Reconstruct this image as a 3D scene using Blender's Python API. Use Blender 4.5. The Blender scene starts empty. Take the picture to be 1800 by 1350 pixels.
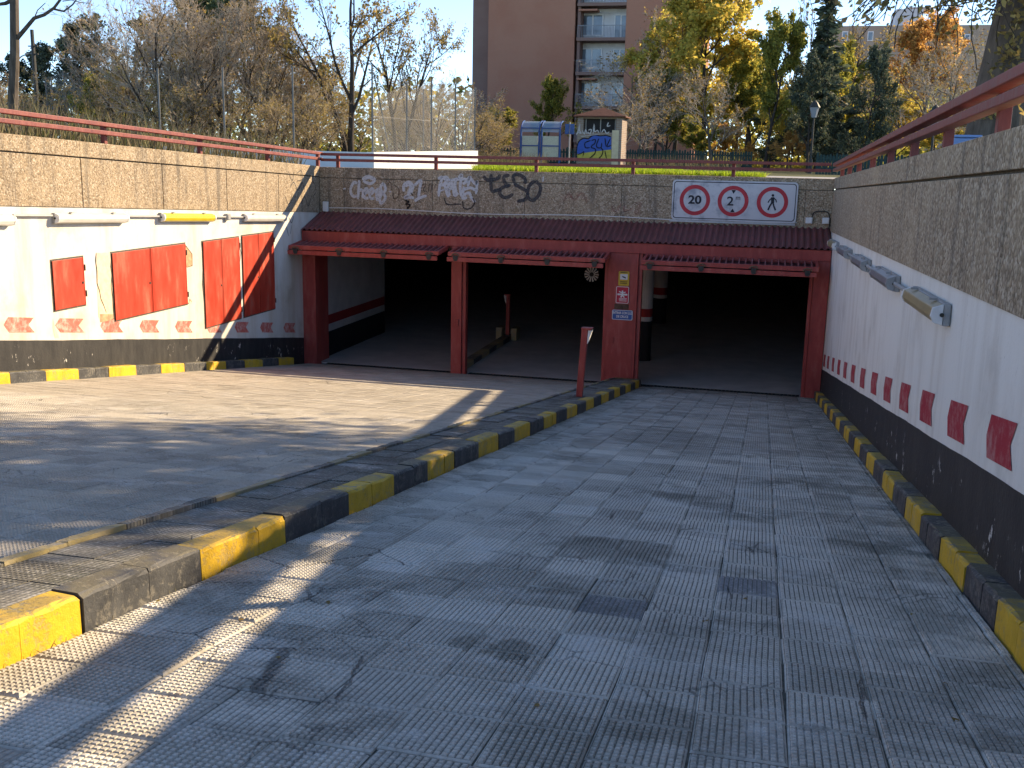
import bpy, math, random
import numpy as np
from mathutils import Matrix, Vector

S = bpy.context.scene
COL = S.collection

# ------------------------------------------------------------------ camera
F_PX, CX, CY = 1850.0, 900.0, 675.0          # focal length in photo pixels (photo 1800 x 1350)
PITCH = math.radians(11.964)
ROLL = math.radians(1.203)
YAW = math.radians(13.5)                     # the ramp runs along +Y, the camera looks 13.5 deg left of it
EYE = 4.43                                   # eye height above the garage threshold
_r0 = np.array([1, 0, 0.]); _fw = np.array([0, math.cos(PITCH), -math.sin(PITCH)]); _u0 = np.array([0, math.sin(PITCH), math.cos(PITCH)])
_rt = math.cos(ROLL) * _r0 + math.sin(ROLL) * _u0
_up = -math.sin(ROLL) * _r0 + math.cos(ROLL) * _u0
_ey = np.array([math.sin(YAW), math.cos(YAW), 0]); _ex = np.array([math.cos(YAW), -math.sin(YAW), 0])
def _tow(v): return np.array([v @ _ex, v @ _ey, v[2]])
RT, UP, FW = _tow(_rt), _tow(_up), _tow(_fw)

cam = bpy.data.cameras.new('camera')
cam.sensor_width = 36.0
cam.lens = 36.0 * F_PX / 1800.0
cam.clip_start = 0.05
cam.clip_end = 3000
camo = bpy.data.objects.new('camera', cam)
COL.objects.link(camo)
m = Matrix.Identity(4)
for i in range(3):
    m[i][0], m[i][1], m[i][2] = RT[i], UP[i], -FW[i]
m[2][3] = EYE
camo.matrix_world = m
S.camera = camo

# ------------------------------------------------------------------ light
SUN_VEC = Vector((5.53, 5.2, 3.70)).normalized()     # towards the sun, from the shadow of the wall corner
SUN_EL = math.asin(SUN_VEC.z); SUN_AZ = math.atan2(SUN_VEC.x, SUN_VEC.y)
w = bpy.data.worlds.new('World'); S.world = w; w.use_nodes = True
wn = w.node_tree.nodes
sky = wn.new('ShaderNodeTexSky'); sky.sky_type = 'NISHITA'; sky.sun_disc = False
sky.sun_elevation = SUN_EL; sky.sun_rotation = SUN_AZ; sky.air_density = 0.5; sky.dust_density = 0.0; sky.ozone_density = 5.0
w.node_tree.links.new(sky.outputs[0], wn['Background'].inputs[0])
wn['Background'].inputs[1].default_value = 0.115
sl = bpy.data.lights.new('sun', 'SUN'); sl.energy = 2.5; sl.angle = math.radians(0.5); sl.color = (1, 0.9, 0.77)
so = bpy.data.objects.new('sun', sl); COL.objects.link(so)
so.rotation_euler = SUN_VEC.to_track_quat('Z', 'Y').to_euler()
S.view_settings.view_transform = 'Standard'; S.view_settings.look = 'None'
S.view_settings.exposure = 1.95; S.view_settings.gamma = 1.0
S.view_settings.use_curve_mapping = False
S.view_settings.use_white_balance = True; S.view_settings.white_balance_temperature = 9000; S.view_settings.white_balance_tint = 10   # camera balanced for the shade
S.cycles.use_denoising = True
S.cycles.max_bounces = 6; S.cycles.diffuse_bounces = 3; S.cycles.transparent_max_bounces = 12

# ------------------------------------------------------------------ pixel -> place
def ray(x, y):
    return RT * (x - CX) / F_PX + UP * (CY - y) / F_PX + FW
def onX(x, y, X): v = ray(x, y); q = v * (X / v[0]); q[2] += EYE; return q
def onY(x, y, Y): v = ray(x, y); q = v * (Y / v[1]); q[2] += EYE; return q
def inframe(p, mrg=60):
    q = np.array([p[0], p[1], p[2] - EYE]); d = q @ FW
    if d < .3: return None
    x = CX + F_PX * (q @ RT) / d; y = CY - F_PX * (q @ UP) / d
    return (x, y, d) if -mrg < x < 1800 + mrg and -mrg < y < 1350 + mrg else None

# main planes of the place (metres)
XL, XR, YF, YD = -9.74, 1.17, 21.95, 21.0
KL, KR = -9.60, 1.05            # kerb faces at the two walls
ML, MR = -2.93, -2.33           # median island
SL = 0.152
YEND = 21.06
def rz(Y): return EYE - 1.24 - SL * Y
def topL(Y): return EYE - .20 + .042 * (YF - Y)
def topR(Y): return EYE - .20 + .026 * (YF - Y)
def aggL(Y): return EYE - 1.20 + .049 * (YF - Y)
def aggR(Y): return EYE - 1.24 + .0345 * (YF - Y)
TOPF = EYE - .215
GROUND = EYE - .27
R = random.Random(7)
NR = np.random.default_rng(11)

# ------------------------------------------------------------------ node helper
class NT:
    def __init__(s, name, rough=.85, spec=.3):
        s.m = bpy.data.materials.new(name); s.m.use_nodes = True
        s.t = s.m.node_tree; s.n = s.t.nodes
        s.b = s.n['Principled BSDF']; s.b.inputs['Roughness'].default_value = rough
        s.b.inputs['Specular IOR Level'].default_value = spec
        s._pos = None; s._obj = None
    def put(s, sock, v):
        if isinstance(v, bpy.types.NodeSocket): s.t.links.new(v, sock)
        elif isinstance(v, (tuple, list)):
            sock.default_value = tuple(v) + (1,) if len(v) == 3 and sock.type == 'RGBA' else v
        else: sock.default_value = v
    def pos(s):
        if s._pos is None: s._pos = s.n.new('ShaderNodeNewGeometry').outputs['Position']
        return s._pos
    def obj(s):
        if s._obj is None: s._obj = s.n.new('ShaderNodeTexCoord').outputs['Object']
        return s._obj
    def island(s): return s.n.new('ShaderNodeNewGeometry').outputs['Random Per Island']
    def orand(s): return s.n.new('ShaderNodeObjectInfo').outputs['Random']
    def xyz(s, v):
        q = s.n.new('ShaderNodeSeparateXYZ'); s.put(q.inputs[0], v); return q.outputs
    def comb(s, x, y, z):
        q = s.n.new('ShaderNodeCombineXYZ'); s.put(q.inputs[0], x); s.put(q.inputs[1], y); s.put(q.inputs[2], z); return q.outputs[0]
    def mul(s, v, k):
        q = s.n.new('ShaderNodeVectorMath'); q.operation = 'MULTIPLY'; s.put(q.inputs[0], v); q.inputs[1].default_value = k; return q.outputs[0]
    def noise(s, v, sc, det=3, ro=.55, dist=0):
        q = s.n.new('ShaderNodeTexNoise'); s.put(q.inputs['Vector'], v); q.inputs['Scale'].default_value = sc
        q.inputs['Detail'].default_value = det; q.inputs['Roughness'].default_value = ro; q.inputs['Distortion'].default_value = dist
        return q.outputs['Fac']
    def vor(s, v, sc, feat='F1', rnd=1):
        q = s.n.new('ShaderNodeTexVoronoi'); q.feature = feat; s.put(q.inputs['Vector'], v); q.inputs['Scale'].default_value = sc
        q.inputs['Randomness'].default_value = rnd
        return q.outputs
    def white(s, v):
        q = s.n.new('ShaderNodeTexWhiteNoise'); q.noise_dimensions = '3D'; s.put(q.inputs['Vector'], v); return q.outputs['Value']
    def math(s, op, a, b=0, c=0, clamp=False):
        q = s.n.new('ShaderNodeMath'); q.operation = op; q.use_clamp = clamp
        s.put(q.inputs[0], a); s.put(q.inputs[1], b); s.put(q.inputs[2], c); return q.outputs[0]
    def ss(s, x, a, b):
        q = s.n.new('ShaderNodeMapRange'); q.interpolation_type = 'SMOOTHSTEP'
        s.put(q.inputs[0], x); q.inputs[1].default_value = a; q.inputs[2].default_value = b; return q.outputs[0]
    def ramp(s, f, st, interp='LINEAR'):
        q = s.n.new('ShaderNodeValToRGB'); s.put(q.inputs[0], f); e = q.color_ramp.elements; q.color_ramp.interpolation = interp
        while len(e) < len(st): e.new(0.5)
        for k, (p, c) in enumerate(st): e[k].position = p; e[k].color = tuple(c) + (1,)
        return q.outputs[0]
    def mix(s, f, a, b, mode='MIX'):
        q = s.n.new('ShaderNodeMix'); q.data_type = 'RGBA'; q.blend_type = mode
        s.put(q.inputs[0], f); s.put(q.inputs[6], a); s.put(q.inputs[7], b); return q.outputs[2]
    def bump(s, h, st=.5, d=.01, nrm=None):
        q = s.n.new('ShaderNodeBump'); s.put(q.inputs['Height'], h); q.inputs['Strength'].default_value = st; q.inputs['Distance'].default_value = d
        if nrm is not None: s.put(q.inputs['Normal'], nrm)
        return q.outputs[0]
    def out(s, col, rough=None, nrm=None):
        s.put(s.b.inputs['Base Color'], col)
        if rough is not None: s.put(s.b.inputs['Roughness'], rough)
        if nrm is not None: s.put(s.b.inputs['Normal'], nrm)
        return s.m
    def alpha(s, f):
        s.put(s.b.inputs['Alpha'], f); return s.m

def plain(name, c, rough=.7, spec=.3, var=.18, sc=9, metal=0, obj=True):
    n = NT(name, rough, spec); n.b.inputs['Metallic'].default_value = metal
    v = n.obj() if obj else n.pos()
    f = n.noise(v, sc, 5, .6)
    lo = tuple(x * (1 - var) for x in c); hi = tuple(min(1, x * (1 + var)) for x in c)
    return n.out(n.ramp(f, [(.3, lo), (.7, hi)]), None, n.bump(f, .15, .004))

M = {}
# ---- paving tiles: pads in rows, worn patches, moss, stains, cracks
STAINS = [(-.985, 3.55, .075, .1, .85), (-.82, 3.5, .12, .12, .9), (-.75, 5.4, .45, .35, .6), (-1.1, 4.55, .4, .3, .55), (-.9, 11.5, .6, 1.0, .6), (-.1, 3.0, .3, .2, .4), (-.45, 2.75, .3, .25, .45), (.0, 7.4, .5, .5, .35)]
def tile_mat(name, ca, cb, warm, wk=.6, studs=False):
    n = NT(name, .82, .25)
    p = n.xyz(n.pos()); u = p[0]; v = n.math('MULTIPLY', p[1], 1.0115)
    uv = n.comb(u, v, 0)
    idx = n.comb(n.math('FLOOR', n.math('DIVIDE', n.math('ADD', u, 9.75), .2835)), n.math('FLOOR', n.math('DIVIDE', v, .32)), 0)
    rnd = n.white(idx); rnd2 = n.white(n.mul(idx, (1.7, 2.3, 1)))
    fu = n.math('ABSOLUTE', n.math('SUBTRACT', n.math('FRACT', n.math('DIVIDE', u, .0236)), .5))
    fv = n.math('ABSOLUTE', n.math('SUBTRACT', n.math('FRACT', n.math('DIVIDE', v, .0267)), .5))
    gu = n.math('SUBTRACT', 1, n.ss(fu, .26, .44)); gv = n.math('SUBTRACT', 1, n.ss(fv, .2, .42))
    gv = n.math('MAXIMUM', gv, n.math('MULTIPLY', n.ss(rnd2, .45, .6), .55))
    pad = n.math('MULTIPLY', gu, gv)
    big = n.noise(uv, .9, 4, .6); mid = n.noise(uv, 5, 5, .65); fine = n.noise(uv, 130, 3, .7)
    wear = n.ss(n.math('ADD', n.math('MULTIPLY', n.noise(uv, 1.7, 3, .5), .7), n.math('MULTIPLY', rnd2, .45)), .42, .75)
    amp = n.math('SUBTRACT', 1, n.math('MULTIPLY', wear, wk))
    pad2 = n.math('MULTIPLY', pad, amp)
    if studs:      # the studs are built as geometry: keep only the stains and the grit
        pad2 = n.math('ADD', .82, n.math('MULTIPLY', fine, .2)); pad = pad2
    tone = n.math('ADD', n.math('MULTIPLY', mid, .5), n.math('MULTIPLY', rnd, .5))
    col = n.ramp(tone, [(.25, ca), (.75, cb)])
    # a few tiles replaced: darker
    col = n.mix(n.math('MULTIPLY', n.math('GREATER_THAN', rnd, .975), .25), col, (.085, .088, .09))
    col = n.mix(n.math('MULTIPLY', n.math('SUBTRACT', 1, pad2), .62), col, (.07, .066, .058))  # shade between the pads painted in as darker colour
    pale = n.math('MULTIPLY', n.ss(n.noise(uv, 2.6, 5, .7, .6), .5, .72), n.math('ADD', .25, n.math('MULTIPLY', pad, .75)))
    col = n.mix(n.math('MULTIPLY', pale, .8), col, (.66, .64, .6))
    oil = n.math('MULTIPLY', n.ss(big, .5, .64), n.ss(mid, .4, .56))
    col = n.mix(n.math('MULTIPLY', oil, .5), col, (.085, .078, .055))
    for (cx_, cy_, rx_, ry_, am) in STAINS:
        du = n.math('DIVIDE', n.math('SUBTRACT', u, cx_), rx_); dv = n.math('DIVIDE', n.math('SUBTRACT', v, cy_ * 1.0115), ry_)
        e2 = n.math('ADD', n.math('ADD', n.math('MULTIPLY', du, du), n.math('MULTIPLY', dv, dv)), n.math('MULTIPLY', n.math('SUBTRACT', n.noise(uv, 7, 5, .7), .5), 4.5))
        col = n.mix(n.math('MULTIPLY', n.math('SUBTRACT', 1, n.ss(e2, .2, 1.3)), am * .6), col, (.075, .07, .045))
    moss = n.math('MULTIPLY', n.math('MAXIMUM', n.ss(u, .1, .9), n.math('SUBTRACT', 1, n.ss(n.math('ABSOLUTE', n.math('ADD', u, 2.35)), .03, .5))), n.ss(n.noise(uv, 3.1, 5, .7), .42, .6))
    col = n.mix(n.math('MULTIPLY', moss, n.math('SUBTRACT', .75, n.math('MULTIPLY', pad, .35))), col, (.06, .066, .042))
    rust = n.ss(n.noise(n.mul(uv, (1, 1, 1)), 7.3, 3, .5), .69, .76)
    col = n.mix(n.math('MULTIPLY', rust, .5), col, (.16, .085, .055))
    wuv = n.n.new('ShaderNodeVectorMath'); wuv.operation = 'ADD'
    n.put(wuv.inputs[0], uv); n.put(wuv.inputs[1], n.mul(n.comb(mid, n.noise(uv, 6.1, 3), 0), (.07, .07, 0)))
    ce = n.vor(wuv.outputs[0], 2.1, 'DISTANCE_TO_EDGE')['Distance']
    crack = n.math('MULTIPLY', n.math('SUBTRACT', 1, n.ss(ce, .004, .012)), n.ss(n.noise(uv, .8, 2), .54, .6))
    col = n.mix(n.math('MULTIPLY', crack, .6), col, (.03, .03, .03))
    col = n.mix(n.math('MULTIPLY', n.math('SUBTRACT', fine, .5), .9), col, (.5, .5, .5), 'OVERLAY')
    grit = n.noise(uv, 42, 6, .75)
    col = n.mix(n.math('MULTIPLY', n.ss(grit, .5, .68), .38), col, (.09, .084, .072))
    col = n.mix(n.math('MULTIPLY', n.ss(grit, .5, .3), .35), col, (.8, .78, .74))
    ce2 = n.vor(wuv.outputs[0], 4.6, 'DISTANCE_TO_EDGE')['Distance']
    crk = n.math('MULTIPLY', n.math('SUBTRACT', 1, n.ss(ce2, .006, .022)), n.math('MULTIPLY', n.ss(n.noise(uv, 1.1, 2), .55, .6), .45))
    col = n.mix(crk, col, (.03, .03, .028))
    if warm is not None: col = n.mix(warm[1], col, warm[0])
    h = n.math('ADD', n.math('MULTIPLY', pad2, 1), n.math('ADD', n.math('MULTIPLY', fine, .22), n.math('ADD', n.math('MULTIPLY', mid, .5), n.math('MULTIPLY', n.noise(uv, 42, 6, .75), .35))))
    h = n.math('SUBTRACT', h, n.math('MULTIPLY', crack, 1.2))
    return n.out(col, n.math('SUBTRACT', .9, n.math('MULTIPLY', wear, .18)), n.bump(h, .9, .0075))
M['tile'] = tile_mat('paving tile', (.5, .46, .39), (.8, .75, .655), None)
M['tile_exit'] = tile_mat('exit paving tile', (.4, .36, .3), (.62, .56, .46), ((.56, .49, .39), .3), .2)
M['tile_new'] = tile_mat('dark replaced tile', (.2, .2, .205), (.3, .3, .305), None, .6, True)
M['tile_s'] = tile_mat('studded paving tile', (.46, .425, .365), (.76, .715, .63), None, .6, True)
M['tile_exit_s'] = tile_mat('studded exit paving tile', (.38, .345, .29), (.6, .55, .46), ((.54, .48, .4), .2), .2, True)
M['groove'] = tile_mat('tile grooves with painted shade', (.15, .14, .115), (.29, .27, .23), None, .6, True)  # recess shade between studs put into the colour, with some dirt
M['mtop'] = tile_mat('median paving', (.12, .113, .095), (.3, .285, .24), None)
M['joint'] = plain('joint dirt', (.12, .114, .095), .95, .1, .4, 30, obj=False)

def agg_mat(name, tint):
    n = NT(name, .9, .2)
    p = n.pos()
    vo = n.vor(p, 44); vo2 = n.vor(p, 95)
    r1 = n.xyz(vo['Color'])[0]
    col = n.ramp(r1, [(0, (.1, .075, .05)), (.22, (.27, .195, .12)), (.5, (.41, .315, .215)), (.75, (.53, .43, .31)), (.93, (.7, .61, .48)), (1, (.22, .12, .07))])
    col = n.mix(.35, col, n.ramp(n.xyz(vo2['Color'])[1], [(0, (.19, .135, .09)), (1, (.52, .4, .27))]))
    edge = n.ss(vo['Distance'], .35, .75)
    col = n.mix(n.math('MULTIPLY', edge, .45), col, (.2, .155, .11))
    q = n.xyz(p)
    streak = n.noise(n.comb(n.math('MULTIPLY', q[0], 3.2), n.math('MULTIPLY', q[1], 3.2), n.math('MULTIPLY', q[2], .35)), 1.6, 5, .6)
    col = n.mix(n.math('MULTIPLY', n.ss(streak, .48, .72), .65), col, (.09, .08, .07))
    col = n.mix(n.math('MULTIPLY', n.ss(n.noise(p, 1.3, 4), .45, .75), .25), col, tint)
    hh = n.math('ADD', n.math('SUBTRACT', 1, vo['Distance']), n.math('MULTIPLY', n.noise(p, 220, 2), .2))
    return n.out(col, None, n.bump(hh, .75, .008))
M['agg'] = agg_mat('exposed aggregate', (.55, .42, .27))

def white_mat(name, base, stain, k):
    n = NT(name, .85, .2); p = n.pos(); q = n.xyz(p)
    sv = n.comb(n.math('MULTIPLY', q[0], 2), n.math('MULTIPLY', q[1], 2), n.math('MULTIPLY', q[2], .3))
    st = n.noise(sv, 1.5, 6, .65)
    blot = n.noise(p, 1.4, 5, .6)
    col = n.mix(n.math('MULTIPLY', n.ss(st, .42, .75), k), base, stain)
    col = n.mix(n.math('MULTIPLY', n.ss(blot, .5, .75), k * .9), col, tuple(x * .8 for x in stain))
    col = n.mix(n.math('MULTIPLY', n.ss(n.noise(p, 26, 5, .7), .62, .72), .35), col, (.36, .32, .27))
    h = n.math('ADD', n.noise(p, 40, 4, .6), n.math('MULTIPLY', blot, 1.5))
    return n.out(col, None, n.bump(h, .35, .006))
M['white_l'] = white_mat('old cream white paint', (.68, .66, .60), (.56, .47, .36), .75)
M['white_r'] = white_mat('old white paint', (.79, .765, .70), (.56, .5, .42), .5)

def band_mat():
    n = NT('black bitumen paint', .6, .35); p = n.pos(); q = n.xyz(p)
    c1 = n.ramp(n.noise(n.comb(n.math('MULTIPLY', q[0], 3), n.math('MULTIPLY', q[1], 3), q[2]), 3, 6, .65), [(.3, (.014, .015, .018)), (.75, (.045, .044, .043))])
    chip = n.math('MULTIPLY', n.ss(n.noise(n.comb(q[0], q[1], n.math('MULTIPLY', q[2], .55)), 9, 5, .75), .62, .65), n.ss(n.noise(p, .9, 2), .42, .56))
    hg = n.math('SUBTRACT', q[2], n.math('SUBTRACT', EYE - 1.24, n.math('MULTIPLY', q[1], SL)))
    chip = n.math('MULTIPLY', chip, n.math('SUBTRACT', 1, n.ss(n.math('ABSOLUTE', n.math('SUBTRACT', hg, .3)), .1, .22)))
    col = n.mix(chip, c1, (.62, .6, .56))
    return n.out(col, None, n.bump(n.noise(p, 35, 4), .4, .006))
M['band'] = band_mat()
def kerb_mat(name, c, c2, worn):
    n = NT(name, .6, .35); p = n.pos()
    f = n.noise(p, 6, 6, .7)
    col = n.ramp(f, [(.3, c2), (.65, c)])
    up = n.xyz(n.n.new('ShaderNodeNewGeometry').outputs['Normal'])[2]
    wr = n.math('MULTIPLY', n.ss(n.math('ADD', n.math('MULTIPLY', n.noise(p, 30, 6, .75), .6), n.math('MULTIPLY', n.noise(p, 5, 4, .6), .4)), .5, .58), n.math('ADD', .42, n.math('MULTIPLY', n.ss(up, .4, .9), .6)))
    col = n.mix(n.math('MULTIPLY', wr, worn), col, (.27, .25, .21))
    dirt = n.math('MULTIPLY', n.ss(up, .6, .95), n.ss(n.noise(p, 4, 4), .35, .6))
    col = n.mix(n.math('MULTIPLY', dirt, .6), col, (.2, .17, .09))
    return n.out(col, None, n.bump(n.math('ADD', n.noise(p, 55, 4, .7), n.math('MULTIPLY', wr, -.8)), .6, .007))
M['kyel'] = kerb_mat('worn yellow paint', (.74, .46, .04), (.56, .33, .025), .9)
M['kold'] = kerb_mat('almost worn-off yellow paint', (.42, .33, .14), (.3, .26, .18), 1.0)
M['kblk'] = kerb_mat('worn black paint', (.075, .077, .08), (.034, .036, .04), 1.0)

def red_mat(name, c, c2, c3, sc=3):
    n = NT(name, .5, .4); p = n.pos(); q = n.xyz(p)
    f = n.noise(n.comb(n.math('MULTIPLY', q[0], 2.5), n.math('MULTIPLY', q[1], 2.5), n.math('MULTIPLY', q[2], .7)), sc, 6, .65)
    col = n.ramp(f, [(.28, c2), (.52, c), (.72, c3)])
    col = n.mix(n.math('MULTIPLY', n.ss(n.noise(p, 30, 5, .7), .62, .72), .5), col, (.12, .05, .035))
    return n.out(col, n.ramp(f, [(.3, (.4,) * 3), (.8, (.7,) * 3)]), n.bump(n.noise(p, 25, 3), .15, .004))
M['red'] = red_mat('red frame paint', (.4, .062, .05), (.29, .042, .035), (.46, .12, .095))
M['redroof'] = red_mat('maroon roof sheet', (.2, .055, .052), (.11, .036, .037), (.28, .088, .08), 2)
M['redslat'] = red_mat('dusty red slat paint', (.33, .10, .095), (.26, .06, .06), (.4, .17, .16), 6)
M['redback'] = red_mat('dark maroon backing', (.05, .014, .016), (.03, .01, .012), (.07, .02, .02), 6)
M['redrail'] = red_mat('red railing paint', (.22, .048, .038), (.15, .03, .026), (.28, .085, .066), 6)
M['reddoor'] = red_mat('faded red door paint', (.5, .048, .024), (.41, .034, .018), (.53, .13, .08), 2)
def arrow_mat(name, c, fade):
    n = NT(name, .8, .2); p = n.pos()
    f = n.math('MULTIPLY', n.ss(n.noise(p, 9, 6, .75), .42, .72), fade)
    return n.out(n.mix(f, c, (.74, .68, .6)))
M['arr_l'] = arrow_mat('faded pink arrow paint', (.6, .14, .11), .6)
M['arr_r'] = arrow_mat('red arrow paint', (.42, .035, .05), .3)
M['black'] = plain('black paint', (.015, .015, .017), .6)
M['whitep'] = plain('white plastic', (.72, .72, .7), .45, .4, .06)
M['steel'] = plain('galvanised steel', (.42, .43, .44), .45, .5, .12, metal=.6)
M['grey'] = plain('grey plastic housing', (.33, .33, .32), .5, .4, .15)
M['dark'] = plain('dark bracket steel', (.035, .035, .03), .6, .4, .3)
M['rustb'] = plain('dirty bracket', (.16, .12, .07), .7, .3, .4, 30)
def spray(name, c, dens=.8):
    n = NT(name, .7, .3); p = n.pos()
    n.out(c)
    n.b.inputs['Alpha'].default_value = 1
    return n.alpha(n.math('MULTIPLY', n.ss(n.noise(p, 30, 4, .8), .24, .5), dens))
M['sp_w'] = spray('white spray paint', (.62, .62, .62), .85)
M['sp_g'] = spray('grey spray paint', (.055, .055, .06), .8)
M['sp_b'] = spray('faint brown spray', (.10, .055, .045), .5)
M['sp_r'] = spray('faint red spray', (.34, .07, .07), .3)
M['sp_k'] = spray('black spray paint', (.012, .012, .012), .9)

# ------------------------------------------------------------------ mesh helpers
def mesh_np(name, V, Fc):
    me = bpy.data.meshes.new(name); V = np.asarray(V, np.float32); Fc = np.asarray(Fc, np.int32)
    k = Fc.shape[1]
    me.vertices.add(len(V)); me.vertices.foreach_set('co', V.ravel())
    me.loops.add(Fc.size); me.loops.foreach_set('vertex_index', Fc.ravel())
    me.polygons.add(len(Fc)); me.polygons.foreach_set('loop_start', np.arange(0, Fc.size, k, dtype=np.int32))
    me.update(calc_edges=True); return me
class MB:
    def __init__(s): s.v = []; s.f = []
    def hexa(s, p):          # p: 8 points, bottom ring then top ring, both counter-clockwise from above
        b = len(s.v); s.v += [tuple(map(float, q)) for q in p]
        s.f += [(b, b+3, b+2, b+1), (b+4, b+5, b+6, b+7), (b, b+1, b+5, b+4), (b+1, b+2, b+6, b+5), (b+2, b+3, b+7, b+6), (b+3, b, b+4, b+7)]
        return s
    def box(s, x0, x1, y0, y1, z0, z1):
        return s.hexa([(x0, y0, z0), (x1, y0, z0), (x1, y1, z0), (x0, y1, z0), (x0, y0, z1), (x1, y0, z1), (x1, y1, z1), (x0, y1, z1)])
    def slope(s, x0, x1, ys, zb, zt):     # strip along Y between x0 and x1 with bottom and top profiles
        for a, b_ in zip(ys[:-1], ys[1:]):
            s.hexa([(x0, a, zb(a)), (x1, a, zb(a)), (x1, b_, zb(b_)), (x0, b_, zb(b_)), (x0, a, zt(a)), (x1, a, zt(a)), (x1, b_, zt(b_)), (x0, b_, zt(b_))])
        return s
    def tube(s, pts, r, k=8, cap=True):
        pts = [Vector(p) for p in pts]; rs = r if isinstance(r, (list, tuple)) else [r] * len(pts); b0 = len(s.v)
        pu = None
        for i, p in enumerate(pts):
            d = (pts[min(i+1, len(pts)-1)] - pts[max(i-1, 0)]).normalized()
            if pu is None: pu = d.orthogonal().normalized()
            pu = (pu - d * pu.dot(d)).normalized(); pv = d.cross(pu)
            for j in range(k):
                a = 2 * math.pi * j / k
                s.v.append(tuple(p + (pu * math.cos(a) + pv * math.sin(a)) * rs[i]))
        for i in range(len(pts) - 1):
            for j in range(k):
                a = b0 + i*k + j; c = b0 + i*k + (j+1) % k
                s.f.append((a, c, c + k, a + k))
        if cap:
            s.f.append(tuple(b0 + j for j in range(k-1, -1, -1))); e = b0 + (len(pts)-1)*k
            s.f.append(tuple(e + j for j in range(k)))
        return s
    def poly(s, pts):
        b = len(s.v); s.v += [tuple(map(float, p)) for p in pts]; s.f.append(tuple(range(b, b + len(pts)))); return s
    def prism(s, pts, off):  # polygon extruded by a vector
        n = len(pts); b = len(s.v); o = Vector(off)
        s.v += [tuple(map(float, p)) for p in pts] + [tuple(Vector(p) + o) for p in pts]
        s.f.append(tuple(b + i for i in range(n-1, -1, -1))); s.f.append(tuple(b + n + i for i in range(n)))
        for i in range(n): j = (i+1) % n; s.f.append((b+i, b+j, b+n+j, b+n+i))
        return s
    def mesh(s, name):
        me = bpy.data.meshes.new(name); me.from_pydata(s.v, [], s.f); me.update(); return me
    def build(s, name, mat, parent=None, smooth=False, bevel=0, kind=None):
        me = s.mesh(name); me.materials.append(M[mat] if isinstance(mat, str) else mat)
        if smooth: me.polygons.foreach_set('use_smooth', [True] * len(me.polygons))
        o = link(name, me, parent)
        if bevel:
            bv = o.modifiers.new('bevel', 'BEVEL'); bv.width = bevel; bv.segments = 2; bv.limit_method = 'ANGLE'; bv.angle_limit = math.radians(40)
        if kind: o['kind'] = kind
        return o
def link(name, data, parent=None):
    o = bpy.data.objects.new(name, data); COL.objects.link(o)
    if parent is not None: o.parent = parent
    return o
def thing(name, label, cat, group=None, loc=(0, 0, 0)):
    o = link(name, None); o.location = loc; o['label'] = label; o['category'] = cat
    o.empty_display_size = .2
    if group: o['group'] = group
    return o
def tag(o, label, cat, group=None):
    o['label'] = label; o['category'] = cat
    if group: o['group'] = group
    return o
def struct(name, loc=(0, 0, 0)):
    o = link(name, None); o['kind'] = 'structure'; o.location = loc; return o
def text_mesh(txt, size, thick=0.0, align='CENTER'):
    cu = bpy.data.curves.new('t', 'FONT'); cu.body = txt; cu.size = size; cu.align_x = align; cu.align_y = 'CENTER'; cu.offset = thick; cu.extrude = .001
    cu.resolution_u = 4
    o = bpy.data.objects.new('t', cu); COL.objects.link(o)
    dg = bpy.context.evaluated_depsgraph_get(); me = bpy.data.meshes.new_from_object(o.evaluated_get(dg))
    bpy.data.objects.remove(o); return me
def put_text(name, txt, size, loc, mat, parent, thick=0.0, sx=1.0):
    me = text_mesh(txt, size, thick); me.materials.clear(); me.materials.append(M[mat] if isinstance(mat, str) else mat)
    o = link(name, me, parent); o.location = loc; o.rotation_euler = (math.pi / 2, 0, 0); o.scale = (sx, 1, 1); return o

# ================================================================== THE GROUND
def ground():
    n = NT('park ground', .95, .1); p = n.pos()
    f = n.noise(p, .6, 5, .6); g = n.noise(p, 14, 4, .7)
    col = n.ramp(f, [(.3, (.1, .085, .05)), (.5, (.07, .09, .035)), (.72, (.17, .14, .09))])
    col = n.mix(.4, col, n.ramp(g, [(.3, (.05, .06, .025)), (.7, (.17, .15, .08))]))
    n.out(col, None, n.bump(g, .5, .03)); M['ground'] = n.m
    xs = [-600, -200, -90, -50, -30, -18, XL - .28, XR + .28, 9, 18, 35, 60, 120, 600]
    ys = [-60, -25, -12, -6, 0, 6, 12, 18, YF + .28, 26, 32, 42, 60, 90, 140, 300, 900]
    def gz(x, y):
        if y >= YF: z = GROUND
        else:
            z = GROUND + (.042 if x < -4 else .026) * (YF - max(y, -12)) 
        return z
    V = []; idx = {}
    for j, y in enumerate(ys):
        for i, x in enumerate(xs): idx[i, j] = len(V); V.append((x, y, gz(x, y)))
    Fs = []
    for j in range(len(ys) - 1):
        for i in range(len(xs) - 1):
            if i == 6 and ys[j] < YF and ys[j] >= -6: continue
            Fs.append((idx[i, j], idx[i+1, j], idx[i+1, j+1], idx[i, j+1]))
    me = bpy.data.meshes.new('ground'); me.from_pydata(V, [], Fs); me.update(); me.materials.append(n.m)
    o = link('ground', me); o['kind'] = 'structure'
    return o
ground()
M['path'] = plain('pale asphalt path', (.33, .33, .33), .9, .2, .2, 3, obj=False)
pth = MB()
for (x0, x1, y0, y1) in [(-.8, 10, 22.6, 30), ]:
    pth.box(x0, x1, y0, y1, GROUND - .05, GROUND + .015)
o = pth.build('path', 'path'); o['kind'] = 'structure'

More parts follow.
